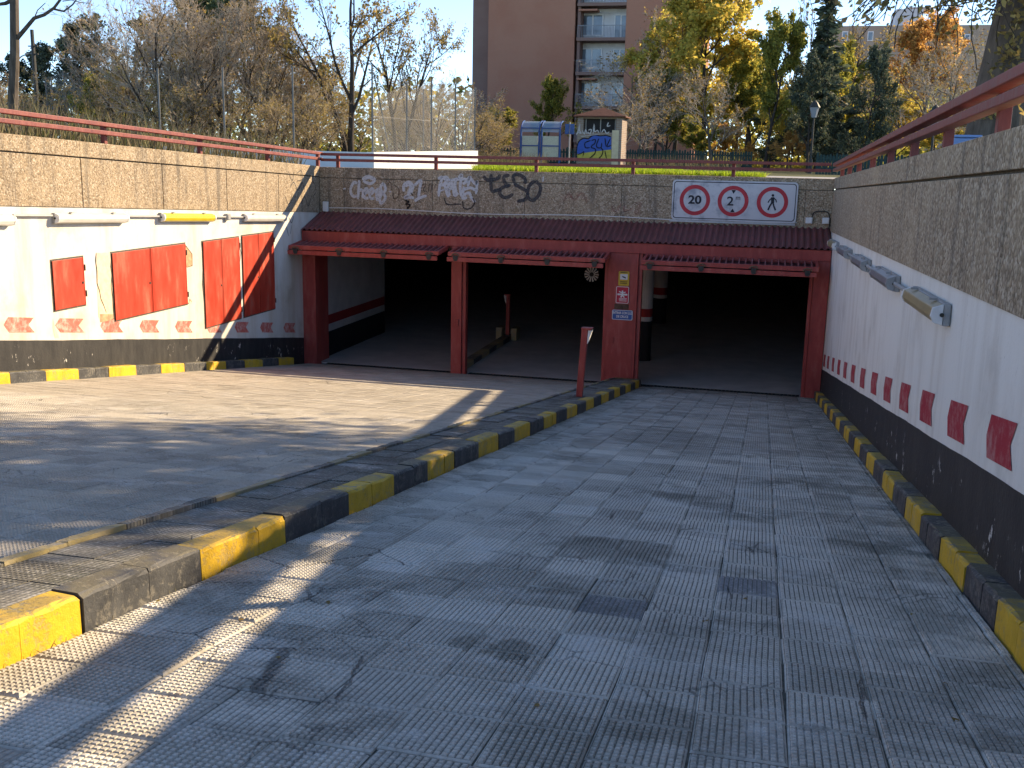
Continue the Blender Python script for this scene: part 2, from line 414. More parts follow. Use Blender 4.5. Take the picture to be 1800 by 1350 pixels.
# ================================================================== RAMPS WITH TILES
ANG = -math.atan(SL)
TW, TL_ = .2835, .32
DARK = [(-.56, 4.2), (.01, 4.83)]
def tile_mesh(name, w_, l_, mat, stud=0):
    b = MB(); h = .03; c = .006
    x, y = w_ / 2, l_ / 2
    b.v += [(-x, -y, -h), (x, -y, -h), (x, y, -h), (-x, y, -h), (-x, -y, -c), (x, -y, -c), (x, y, -c), (-x, y, -c), (-x+c, -y+c, 0), (x-c, -y+c, 0), (x-c, y-c, 0), (-x+c, y-c, 0)]
    for k in range(4):
        q = (k+1) % 4
        b.f += [(k, q, q+4, k+4), (k+4, q+4, q+8, k+8)]
    b.f.append((8, 9, 10, 11))
    if stud:
        nx_, ny_ = max(1, round(w_ / .0236)), max(1, round(l_ / .0267)); px_, py_ = (w_ - .012) / nx_, (l_ - .012) / ny_
        for i in range(nx_):
            for j in range(ny_):
                cx_, cy_ = -x + .006 + px_ * (i + .5), -y + .006 + py_ * (j + .5); q0 = len(b.v)
                for f_, z_ in ((.42, -.001), (.29, stud)):
                    b.v += [(cx_ - px_ * f_, cy_ - py_ * f_, z_), (cx_ + px_ * f_, cy_ - py_ * f_, z_), (cx_ + px_ * f_, cy_ + py_ * f_, z_), (cx_ - px_ * f_, cy_ + py_ * f_, z_)]
                b.f += [(q0, q0+1, q0+5, q0+4), (q0+1, q0+2, q0+6, q0+5), (q0+2, q0+3, q0+7, q0+6), (q0+3, q0, q0+4, q0+7), (q0+4, q0+5, q0+6, q0+7)]
    me = b.mesh(name); me.materials.append(M[mat])
    if stud:       # shade and dirt between the studs, painted in as a darker colour
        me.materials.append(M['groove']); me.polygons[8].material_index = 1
    return me
def lane(name, X0, X1, off, mat, y0, seed, gap=.004, stag=1.0, jit=1.0, studs=(.0065, .0055, .0045, .0032)):
    root = struct(name)
    base = MB(); base.slope(X0 - .02, X1 + .02, [-7, 0, 7, 14, YEND], lambda y: rz(y) - .3, lambda y: rz(y) - .009)
    base.build('joint_bed', 'joint', root)
    rg = random.Random(seed)
    cols = []; x = off - math.ceil((off - X0) / TW) * TW
    while x < X1 - .01:
        a, b = max(x, X0), min(x + TW, X1)
        if b - a > .04: cols.append((a, b))
        x += TW
    tiles = []
    for (a, b) in cols:
        o_ = stag * (rg.uniform(0, .05) + (rg.random() < .2) * .16)
        y = y0 + o_
        while y < YEND - .02:
            l_ = min(TL_, YEND - y)
            tiles.append((a, b, y, y + l_)); y += TL_
    def area(t):
        q = inframe(((t[0]+t[1])/2, (t[2]+t[3])/2, rz((t[2]+t[3])/2)), 40)
        return 0 if q is None else (t[1]-t[0]) * (t[3]-t[2]) / q[2] ** 3
    tiles.sort(key=area, reverse=True)
    cache = {}
    rest_v = []; rest_f = []
    for k, t in enumerate(tiles):
        w_, l_ = round(t[1]-t[0]-gap * rg.choice((.6, 1, 1.4)), 3), round((t[3]-t[2]) * 1.0115 - gap * 1.6, 3)
        yc = (t[2]+t[3]) / 2
        loc = Vector(((t[0]+t[1])/2 + rg.uniform(-.0025, .0025) * jit, yc, rz(yc) + rg.gauss(0, .002) * jit))
        rot = (ANG + rg.gauss(0, .006) * jit, rg.gauss(0, .006) * jit, rg.gauss(0, .009) * jit)
        near = k < 300 and area(t) > 0
        st = rg.choice(studs) if near else 0
        if (w_, l_, st) not in cache: cache[w_, l_, st] = tile_mesh('paving_tile', w_, l_, mat + '_s' if near else mat, st)
        me = cache[w_, l_, st]
        for dx_, dy_ in DARK:
            if t[0] < dx_ < t[1] and t[2] < dy_ < t[3]:
                me = me.copy(); me.materials[0] = M['tile_new']
        if near:
            o = link('paving_tile', me, root); o.location = loc; o.rotation_euler = rot
        else:
            mt = Matrix.LocRotScale(loc, __import__('mathutils').Euler(rot), None)
            b0 = len(rest_v); rest_v += [tuple(mt @ v.co) for v in me.vertices]
            rest_f += [tuple(b0 + i for i in p.vertices) for p in me.polygons]
    me = bpy.data.meshes.new('further_tiles'); me.from_pydata(rest_v, [], rest_f); me.update(); me.materials.append(M[mat])
    o = link('further_tiles', me, root); o['kind'] = 'stuff'
    return root
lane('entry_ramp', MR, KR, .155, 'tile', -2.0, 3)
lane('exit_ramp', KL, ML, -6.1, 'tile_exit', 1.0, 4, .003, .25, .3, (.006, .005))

# ---- kerbs: alternating blocks
def kerb(root, xf, xb, bounds, first_yellow, nm='kerb_block', blk='kblk', yel='kyel'):
    """xf: face towards the lane, xb: back. bounds: list of Y"""
    ch = .018; s = 1 if xb > xf else -1; y_ = first_yellow
    for a, b in zip(bounds[:-1], bounds[1:]):
        mat = (yel if y_ else blk); y_ = not y_
        h = .15 + R.uniform(-.006, .006); j = R.uniform(-.006, .006)
        g = .003; mid = (a + b) / 2 + R.uniform(-.12, .12)
        for (c, d) in ([(a + g, mid - .002), (mid + .002, b - g)]):
            mb = MB(); dz = R.uniform(-.004, .004)
            prof = [(xf + j, -.12), (xf + j, h - ch), (xf + j + s * ch * .4, h - ch * .35), (xf + j + s * ch, h), (xb, h), (xb, -.12)]
            k = len(prof); ns = 5
            for q_ in range(ns + 1):
                yy = c + (d - c) * q_ / ns; en = q_ in (0, ns)
                for ii, (x, z) in enumerate(prof):
                    jx_ = R.uniform(-.004, .004) + (s * R.uniform(0, .006) if en else 0) if ii in (1, 2, 3) else 0; jz_ = R.uniform(-.004, .003) - (.005 * R.random() if en else 0) if ii in (1, 2, 3) else 0
                    mb.v.append((x + jx_, yy, rz(yy) + z + dz + jz_))
            mb.f.append(tuple(range(k)) if s < 0 else tuple(range(k-1, -1, -1)))
            e0 = ns * k
            mb.f.append(tuple(range(e0+k-1, e0-1, -1)) if s < 0 else tuple(range(e0, e0+k)))
            for q_ in range(ns):
                for i in range(k):
                    q = (i+1) % k; f = (i+q_*k, i+(q_+1)*k, q+(q_+1)*k, q+q_*k)
                    mb.f.append(f if s < 0 else f[::-1])
            mb.build(nm, mat, root)
def series(y0, pitch, lo, hi):
    k0 = math.ceil((lo - y0) / pitch); ys = []
    k = k0
    while y0 + k * pitch <= hi: ys.append(y0 + k * pitch); k += 1
    return ys, k0
rk = struct('kerb')
ys, k0 = series(4.61, .715, -1, 20.7)
kerb(rk, KR, XR + .02, ys + [20.98], (k0 % 2) == 1)       # block starting at 4.61 is black
lk = struct('kerb')
ys, k0 = series(11.64, .712, 7, 20.3)
kerb(lk, KL, XL - .02, ys, (k0 % 2) == 1)
md = struct('median_island')
MB().slope(ML + .065, MR - .12, [-2, 4, 10, 16, 21.0], lambda y: rz(y) - .2, lambda y: rz(y) + .118).build('island_core', 'joint', md)
yy = -2.0; k = 0
while yy < 20.9:                                          # top slabs between the two kerb rows
    l_ = .40 if yy < 20.5 else 20.98 - yy
    for (a, b) in ((ML + .075, (ML + MR) / 2 - .003), ((ML + MR) / 2 + .003, MR - .125)):
        dz = R.uniform(-.004, .004)
        MB().hexa([(a, yy + .004, rz(yy) + .1), (b, yy + .004, rz(yy) + .1), (b, yy + l_ - .004, rz(yy + l_) + .1), (a, yy + l_ - .004, rz(yy + l_) + .1),
                   (a, yy + .004, rz(yy) + .134 + dz), (b, yy + .004, rz(yy) + .134 + dz), (b, yy + l_ - .004, rz(yy + l_) + .134 + dz), (a, yy + l_ - .004, rz(yy + l_) + .134 + dz)]).build('paving_slab', 'mtop', md)
    yy += l_; k += 1
bm_ = [3.10 - .78 * i for i in range(4, 0, -1)] + [3.10, 3.92, 4.75, 5.6, 6.38, 7.11, 7.81, 8.53, 9.24, 9.88]
while bm_[-1] < 20.2: bm_.append(bm_[-1] + .715)
kerb(md, MR, MR - .125, bm_ + [20.98], False)
kerb(md, ML, ML + .07, [b + .25 for b in bm_] , True, 'kerb_block', 'mtop', 'kold')

# ================================================================== RETAINING WALLS
def strip(poly, xa, xb):
    """prism between x planes for polygon of (y,z)"""
    return MB().prism([(xa, y, z) for y, z in poly], (xb - xa, 0, 0))
Y0W = -6.0
def side_wall(X, s, top, agg, white, label, joints, groove, band_h, y_first):
    """s=+1: wall body lies on the +X side of its face"""
    root = thing('retaining_wall', label, 'wall')
    MB().slope(X, X + s * .30, [Y0W, 0, 8, 16, YF + .3], lambda y: rz(y) - .4, lambda y: agg(y) - .004).build('rendered_face', white, root)
    MB().slope(X + s * .03, X + s * .30, [Y0W, 0, 8, 16, YF + .3], agg, lambda y: top(y) - .02).build('wall_core', 'joint', root)
    xf = X - s * .018; e = .010
    js = [Y0W] + [j for j in joints if j < YF - .3] + [YF - .02 if s < 0 else YF - .02]
    for a, b in zip(js[:-1], js[1:]):
        a2, b2 = a + e, b - e
        mb = MB(); x0, x1 = (xf, X + s * .1) if s > 0 else (X + s * .1, xf)
        mb.hexa([(x0, a2, agg(a2)), (x1, a2, agg(a2)), (x1, b2, agg(b2)), (x0, b2, agg(b2)),
                 (x0, a2, top(a2) - groove - e), (x1, a2, top(a2) - groove - e), (x1, b2, top(b2) - groove - e), (x0, b2, top(b2) - groove - e)])
        mb.build('aggregate_panel', 'agg', root, bevel=.006)
        mb = MB(); x0, x1 = (xf, X + s * .32) if s > 0 else (X + s * .32, xf)
        a3, b3 = a + .001, b - .001
        mb.hexa([(x0, a3, top(a3) - groove + e), (x1, a3, top(a3) - groove + e), (x1, b3, top(b3) - groove + e), (x0, b3, top(b3) - groove + e),
                 (x0, a3, top(a3)), (x1, a3, top(a3)), (x1, b3, top(b3)), (x0, b3, top(b3))])
        mb.build('coping', 'agg', root, bevel=.008)
    t = .004
    x0, x1 = (X - t, X + .01) if s > 0 else (X - .01, X + t)
    MB().slope(x0, x1, list(np.linspace(Y0W, YF - .02, 150)), lambda y: rz(y) - .1, lambda y: rz(y) + band_h + .003 * math.sin(y * 2.3) + .0015 * math.sin(y * 7.1 + 1) + .001 * math.sin(y * 17.3)).build('black_band', 'band', root)
    return root
LW = side_wall(XL, -1, topL, aggL, 'white_l', 'sunlit retaining wall with pebble panels, cream paint and red cupboards', [13.58 + 2.11 * k for k in range(-9, 5)], .23, .565, 0)
RW = side_wall(XR, 1, topR, aggR, 'white_r', 'shaded retaining wall with pebble panels and red arrows on white paint', [5.83 + 2.11 * k for k in range(-5, 9)], .22, .585, 0)

def wall_poly(root, X, pts, mat, nm, d):
    """flat paint on a side wall, given as (Y,Z)"""
    s = 1 if X < 0 else -1
    q = [(X + s * d, y, z) for y, z in pts]
    mb = MB().poly(q if s > 0 else q[::-1]); return mb.build(nm, mat, root)
def arrow(root, X, y0, y1, hlow, hhigh, mat, tip_low, skew=.25):
    """chevron arrow between y0<y1 pointing to smaller Y"""
    w_ = y1 - y0; mdh = (hlow + hhigh) / 2; c = (.16 if X < 0 else .1) * w_; n_ = (.2 if X < 0 else .14) * w_
    pts = [(y0 + c, hlow), (y0, mdh), (y0 + c, hhigh), (y1, hhigh), (y1 - n_, mdh), (y1, hlow)]
    if X > 0: pts = [(y0 + y1 - y, h) for y, h in pts][::-1]
    wall_poly(root, X, [(y, rz(y) + h) for y, h in pts], mat, 'painted_arrow', .004)
for y0, y1 in [(11.77, 12.36), (12.8, 13.44), (13.83, 14.4), (14.85, 15.41), (15.89, 16.44), (16.92, 17.46), (17.94, 18.5), (18.97, 19.54), (20.01, 20.58), (10.73, 11.33), (9.7, 10.3)]:
    arrow(LW, XL, y0, y1, .675, .88, 'arr_l', True)
for yc in [5.42, 6.6, 7.79, 8.98, 10.18, 11.4, 12.7, 14.03, 15.36, 16.65, 17.99, 19.35, 20.5, 4.2, 3.0]:
    arrow(RW, XR, yc - .29, yc + .33, .655, .885, 'arr_r', True)

# cupboards in the left wall (doors stand a little proud)
def cupboard(label, y0, y1, z0, z1, leaves, extra_h):
    t = thing('utility_cupboard', label, 'cupboard', loc=(XL, y0, z0 + EYE))
    w_, h = y1 - y0, z1 - z0
    MB().box(-.05, .006, -.02, w_ + .02, -.02, h + .02).build('frame', 'joint', t)
    for a, b in leaves:
        MB().box(.0, .02, a - y0 + .004, b - y0 - .004, .004, h - .004).build('door_leaf', 'reddoor', t, bevel=.004)
        MB().box(.0, .024, a - y0 + .004, a - y0 + .022, .004, h - .004).build('edge_strip', 'reddoor', t); MB().box(.0, .024, b - y0 - .022, b - y0 - .004, .004, h - .004).build('edge_strip', 'reddoor', t)
    for z in (.12, h - .2):
        MB().box(.0, .035, w_ + .002, w_ + .02, z, z + .09).build('hinge', 'dark', t)
    MB().box(.02, .028, leaves[0][1] - y0 - .06, leaves[0][1] - y0 - .03, h * .45, h * .45 + .03).build('lock', 'dark', t)
    return t
cupboard('small red metal cupboard door with a single leaf in cream wall', 12.80, 13.50, -2.20, -1.50, [(12.80, 13.50)], 0)
cupboard('wide red double-leaf cupboard door with flaking plaster around it', 14.20, 16.30, -2.54, -1.50, [(14.2, 15.225), (15.235, 16.30)], 0)
cupboard('tall red double-leaf cupboard door partly crossed by the railing shadow', 16.88, 18.20, -3.05, -1.51, [(16.88, 17.52), (17.53, 18.20)], 0)
cupboard('tall red cupboard door beside the garage canopy, mostly in shadow', 18.32, 19.63, -3.05, -1.50, [(18.32, 18.97), (18.98, 19.63)], 0)
M['peach'] = plain('exposed plaster', (.52, .33, .2), .95, .1, .3, 12, obj=False)
M['creamp'] = plain('bare cream plaster', (.70, .58, .42), .95, .1, .2, 8, obj=False)
M['crack'] = plain('dark crack', (.05, .04, .03), .95, .1, .3, 8, obj=False)  # dark brown for the plaster crack lines
def lw_px(pts): return [(onX(x, y, XL)[1], onX(x, y, XL)[2]) for x, y in pts]
def zc(pts): return [(60 + x / 4.091, 420 + y / 4.091) for x, y in pts]   # from a 4.09x enlargement of that wall
for pts, mt in [([(450, 100), (545, 98), (552, 120), (572, 575), (500, 600), (462, 560), (456, 380), (445, 180)], 'creamp'),
                ([(470, 540), (565, 540), (572, 578), (520, 590), (475, 600)], 'peach'),
                ([(1070, 40), (1110, 75), (1138, 110), (1138, 195), (1090, 205), (1085, 250), (1076, 250)], 'peach'),
                ([(135, 570), (150, 640), (178, 710), (150, 712), (134, 640)], 'creamp'),
                ([(1090, 440), (1135, 440), (1130, 465), (1092, 470)], 'creamp')]:
    wall_poly(LW, XL, lw_px(zc(pts)), mt, 'plaster_patch', .003 if mt == 'creamp' else .0045)
def ribbon(pts3, nrm, wd, lift, mat, nm, root, taper=True):
    """flat stroke: polyline on a plane with normal nrm"""
    P = [Vector(p) for p in pts3]; nrm = Vector(nrm); mb = MB(); n = len(P)
    for i, p in enumerate(P):
        d = (P[min(i+1, n-1)] - P[max(i-1, 0)]).normalized(); sd = nrm.cross(d).normalized()
        w_ = wd * (1 if not taper or 0 < i < n-1 else .55)
        mb.v += [tuple(p + sd * w_ / 2 + nrm * lift), tuple(p - sd * w_ / 2 + nrm * lift)]
    for i in range(n-1): mb.f.append((2*i+1, 2*i+3, 2*i+2, 2*i))
    return mb.build(nm, mat, root)
def smoothp(pts, k=5):
    out = []; n = len(pts)
    for i in range(n-1):
        p0, p1, p2, p3 = (np.array(pts[max(i-1, 0)], float), np.array(pts[i], float), np.array(pts[i+1], float), np.array(pts[min(i+2, n-1)], float))
        for j in range(k):
            t = j / k
            out.append(.5 * ((2*p1) + (-p0+p2)*t + (2*p0-5*p1+4*p2-p3)*t*t + (-p0+3*p1-3*p2+p3)*t**3))
    out.append(np.array(pts[-1], float)); return out
for pts in [[(545, 95), (552, 130), (548, 200), (556, 260), (552, 340), (562, 420), (566, 500), (572, 575)],
            [(445, 100), (440, 150), (450, 230), (452, 320), (470, 380), (478, 430), (500, 480), (518, 530)],
            [(1070, 38), (1090, 50), (1110, 78), (1132, 105), (1136, 190), (1100, 204)],
            [(1198, 20), (1205, 60), (1212, 180), (1210, 330), (1226, 500), (1232, 640)],
            [(1088, 468), (1112, 462), (1118, 432), (1130, 452)], [(1480, 0), (1478, 60), (1486, 100), (1480, 160)],
            [(555, 578), (640, 565), (720, 552), (850, 525), (1000, 492), (1090, 468)]]:
    ribbon([(XL, y, z) for y, z in lw_px(zc(pts))], (1, 0, 0), .014, .0055, 'crack', 'crack', LW)

# ---- front wall above the entrance
FWALL = thing('front_wall', 'pebble concrete wall with graffiti tags above the garage canopy', 'wall')
MB().box(XL + .0, XR - .0, YF + .03, YF + .30, 2.5, TOPF - .02).build('wall_core', 'joint', FWALL)
jx = [XL, -9.16, -7.12, -5.08, -3.03, -.98, .63, XR]
for a, b in zip(jx[:-1], jx[1:]):
    MB().box(a + .004, b - .004, YF, YF + .1, 2.95, TOPF - .236).build('aggregate_panel', 'agg', FWALL, bevel=.005)
    MB().box(a + .001, b - .001, YF, YF + .32, TOPF - .224, TOPF).build('coping', 'agg', FWALL, bevel=.008)
def fp(x, y): q = onY(x, y, YF); return (q[0], YF, q[2])
def gz_(pts): return [fp(580 + x / 4.5, 270 + y / 4.5) for x, y in pts]     # from a 4.5x enlargement
lift = [.003]
def tagline(pts, wd, mat, sm=True):
    lift[0] += .00012
    ribbon(gz_(smoothp(pts, 4) if sm and len(pts) > 2 else pts), (0, -1, 0), wd, lift[0], mat, 'graffiti_stroke', FWALL)
W1 = .062
for st in [  # first tag
    [(215, 240), (195, 225), (170, 260), (165, 310), (190, 340), (215, 330)], [(232, 210), (228, 280), (222, 360)], [(225, 300), (250, 285), (262, 310), (258, 352)],
    [(270, 320), (300, 300), (290, 275), (270, 300), (275, 350), (305, 350)], [(318, 325), (345, 300), (335, 275), (315, 300), (320, 350), (352, 355)],
    [(365, 280), (372, 350), (378, 375)], [(365, 290), (395, 280), (388, 325), (368, 330)],
    [(425, 230), (400, 270), (420, 310), (440, 280), (425, 235)], [(420, 310), (395, 350), (405, 395), (440, 350), (420, 310)],
    [(255, 205), (300, 180), (355, 205), (320, 238), (262, 215)], [(275, 200), (310, 190), (345, 205)], [(105, 280), (125, 275)], [(470, 300), (485, 302)],
    # 21
    [(585, 300), (585, 250), (625, 225), (655, 255), (640, 310), (590, 350), (625, 345), (665, 350)], [(595, 260), (620, 245), (640, 265), (615, 320)],
    [(665, 255), (720, 210), (712, 270), (700, 345)], [(670, 378), (700, 355), (765, 332)],
    # third tag
    [(855, 200), (890, 185), (870, 250), (860, 340)], [(850, 305), (900, 285)], [(890, 190), (930, 190), (905, 240), (880, 250)], [(905, 240), (925, 310), (940, 345)],
    [(935, 290), (965, 270), (945, 250), (930, 280), (950, 330)], [(975, 230), (985, 330), (1015, 310)], [(1000, 190), (990, 260), (1005, 330)], [(1015, 200), (1045, 165), (1030, 260), (1040, 340)],
    [(1050, 240), (1080, 220), (1110, 180), (1090, 260)], [(1055, 285), (1110, 270), (1150, 290)], [(1060, 330), (1100, 310), (1120, 350), (1150, 385)], [(1110, 190), (1150, 240), (1165, 215), (1155, 320)],
    [(900, 200), (960, 210), (1030, 200), (1090, 205)], [(1060, 260), (1050, 350), (1085, 345)], [(870, 255), (930, 235), (1000, 240)]]:
    tagline(st, W1, 'sp_w')
tagline([(1690, 180), (1684, 222)], .05, 'sp_w')
for st in [[(1215, 175), (1240, 205), (1300, 205), (1335, 190), (1340, 165)], [(1275, 160), (1278, 290), (1320, 290), (1350, 285)], [(1420, 170), (1375, 185), (1390, 240), (1430, 255)],
           [(1420, 255), (1360, 270), (1345, 320), (1390, 350), (1450, 320)], [(1460, 235), (1450, 180), (1490, 165), (1545, 200), (1540, 240)], [(1455, 240), (1510, 270), (1560, 305), (1550, 360), (1480, 378)],
           [(1620, 215), (1575, 260), (1565, 340), (1605, 370), (1650, 330), (1665, 260), (1625, 215)]]:
    tagline(st, .075, 'sp_g')
for st in [[(905, 350), (920, 395), (960, 405), (1000, 400), (1040, 400)], [(1050, 375), (1060, 430), (1110, 435), (1145, 390), (1130, 350)]]: tagline(st, .03, 'sp_g')
for st in [[(590, 370), (625, 380), (600, 400), (635, 405), (610, 440)], [(605, 365), (612, 430)], [(640, 310), (655, 330)]]: tagline(st, .035, 'sp_k')
for st in [[(455, 250), (480, 225), (490, 290)], [(510, 250), (545, 280), (540, 340), (505, 355), (500, 300)], [(725, 250), (760, 240), (740, 290), (770, 300)], [(780, 300), (785, 250), (805, 240), (800, 310)], [(830, 280), (835, 240)]]: tagline(st, .03, 'sp_b')
def fz(pts): return [(x, y) for x, y in pts]
for st in [[(990, 355), (1000, 340), (1010, 352), (1022, 338), (1032, 356)], [(1075, 362), (1082, 372), (1092, 358)], [(1098, 360), (1098, 372), (1112, 366)], [(1118, 358), (1128, 358), (1116, 374), (1128, 374)]]:
    lift[0] += .00012; ribbon([fp(x, y) for x, y in smoothp(st, 3)], (0, -1, 0), .04, lift[0], 'sp_r', 'graffiti_stroke', FWALL)
# faint grey scrawl on the left wall next to the corner
for st in [[(505, 300), (512, 318), (515, 302)], [(520, 305), (528, 300), (530, 315), (520, 318)], [(508, 330), (515, 320), (522, 335), (530, 320), (534, 338)], [(542, 335), (548, 318), (554, 335), (549, 345)], [(500, 345), (506, 360), (512, 340)], [(528, 358), (534, 345), (540, 362), (546, 345)]]:
    q = [onX(x, y, XL) for x, y in smoothp(st, 3)]
    ribbon([(XL + .018, a[1], a[2]) for a in q], (1, 0, 0), .02, .004, 'sp_g', 'graffiti_stroke', LW)
for st in [[(508, 382), (512, 392), (516, 380)], [(503, 398), (507, 415)], [(512, 396), (510, 412)]]:
    q = [onX(x, y, XL) for x, y in smoothp(st, 3)]
    ribbon([(XL, a[1], a[2]) for a in q], (1, 0, 0), .02, .006, 'sp_g', 'graffiti_stroke', LW)

# ================================================================== RAILINGS
def railing(label, A, B, posts, side, po=(0, 0), up=(.245, .305, .12), lo=(.125, .185, .11)):
    """A,B: wall-top end points of the rail line; posts: list of points"""
    t = thing('railing', label, 'railing', 'red railings on the ramp walls')
    A, B = Vector(A), Vector(B); d = (B - A).normalized(); s = Vector((d.y, -d.x, 0)).normalized()
    def bar(lo, hi, dep):
        mb = MB(); q = []
        for z in (lo, hi):
            for p, k in ((A, -1), (B, -1), (B, 1), (A, 1)): q.append(tuple(p + s * (k * dep / 2) + Vector((0, 0, z))))
        mb.hexa(q if s.cross(d).z > 0 else [q[3], q[2], q[1], q[0], q[7], q[6], q[5], q[4]]); return mb
    bar(*up).build('top_rail', 'redrail', t, bevel=.006)
    bar(*lo).build('lower_rail', 'redrail', t, bevel=.006)
    for p in posts:
        p = Vector(p) + Vector((po[0], po[1], 0))
        MB().box(p.x - .035, p.x + .035, p.y - .035, p.y + .035, p.z - .01, p.z + up[0] + .01).build('post', 'redrail', t, bevel=.004)
    return t
yl = [22.1 - 2.55 * k for k in range(9)]
railing('sunlit red railing along the left pebble wall', (XL + .05, -2, topL(-2)), (XL + .05, YF - .02, topL(YF)), [(XL - .045, y, topL(y)) for y in (22.0, 19.59, 17.01, 14.26, 11.5, 8.8, 6.1)], 1)
railing('thin dark red railing above the graffiti wall', (XL + .1, YF - .06, TOPF), (XR - .1, YF - .06, TOPF), [(x, YF + .035, TOPF) for x in (-9.3, -7.05, -4.85, -2.82, -.8)], 1)
railing('large red railing on the shaded right pebble wall', (XR - .02, -2, topR(-2)), (XR - .02, YF - .02, topR(YF)), [(XR + .065, y, topR(y)) for y in (21.0, 19.0, 17.0, 14.7, 12.5, 10.5, 8.55, 6.6, 4.6, 2.6, .6)], 1, (0, 0), (.222, .282, .1), (.122, .178, .09))

# ================================================================== ENTRANCE: canopy, posts, shutters
CAN = thing('entrance_canopy', 'red steel canopy with corrugated roof over three garage doors', 'canopy')
zt, ze = EYE - 1.18, EYE - 1.515
pitch = .118; nx = int((XR - XL - .02) / pitch * 8)
V = []; Fq = []
for i in range(nx + 1):
    x = XL + .012 + (XR - XL - .03) * i / nx
    a = math.tanh(2.2 * math.sin(2 * math.pi * x / pitch)) * .017
    V += [(x, YF - .005, zt + a), (x, (YF + 20.93) / 2, (zt + ze) / 2 + a), (x, 20.93, ze + a + .003 * math.sin(x * 3.1))]
for i in range(nx):
    for j in range(2):
        b = i * 3 + j; Fq.append((b, b + 1, b + 4, b + 3))
me = bpy.data.meshes.new('roof_sheet'); me.from_pydata(V, [], Fq); me.update(); me.materials.append(M['redroof'])
o = link('roof_sheet', me, CAN); sd = o.modifiers.new('t', 'SOLIDIFY'); sd.thickness = .006
MB().box(XL + .012, XR - .012, 20.97, 21.10, EYE - 1.745, EYE - 1.545).build('fascia_beam', 'red', CAN, bevel=.005)
MB().box(XL + .012, XR - .012, 21.105, YF + .2, EYE - 1.80, EYE - 1.76).build('soffit', 'red', CAN)
MB().box(XL + .004, -9.44, 20.985, 21.24, -.05, EYE - 1.75).build('post', 'red', CAN, bevel=.006)
MB().box(XL + .004, -9.50, 21.245, 21.8, -.05, EYE - 1.81).build('jamb', 'red', CAN, bevel=.006)
MB().box(-6.385, -6.16, 20.985, 21.24, -.05, EYE - 1.75).build('post', 'red', CAN, bevel=.006)
MB().box(-6.155, -6.08, 21.03, 21.2, -.03, EYE - 1.75).build('door_guide', 'red', CAN, bevel=.004)
MB().box(-6.30, -6.22, 20.955, 20.983, 1.02, 1.16).build('latch_box', 'red', CAN, bevel=.004)
MB().box(-3.10, -2.50, 20.985, 21.6, -.05, EYE - 1.75).build('pillar', 'red', CAN, bevel=.006)
MB().box(-3.175, -3.105, 21.03, 21.2, -.03, EYE - 1.75).build('door_guide', 'red', CAN, bevel=.004)
MB().box(-2.495, -2.425, 21.03, 21.2, -.03, EYE - 1.75).build('door_guide', 'red', CAN, bevel=.004)
MB().box(-3.04, -2.56, 20.976, 20.984, .2, .95).build('lower_plate', 'red', CAN)
MB().box(-3.0, -2.94, 20.955, 20.975, .86, .98).build('handle', 'red', CAN)
MB().box(.87, XR - .012, 20.985, 21.24, -.05, EYE - 1.75).build('post', 'red', CAN, bevel=.006)
MB().box(.80, .865, 21.03, 21.2, -.03, EYE - 1.75).build('door_guide', 'red', CAN, bevel=.004)
MB().prism([(XL + .02, 20.96, ze - .03), (XL + .02, YF - .02, ze - .03), (XL + .02, YF - .02, zt - .03)], (.01, 0, 0)).build('gable_plate', 'red', CAN)

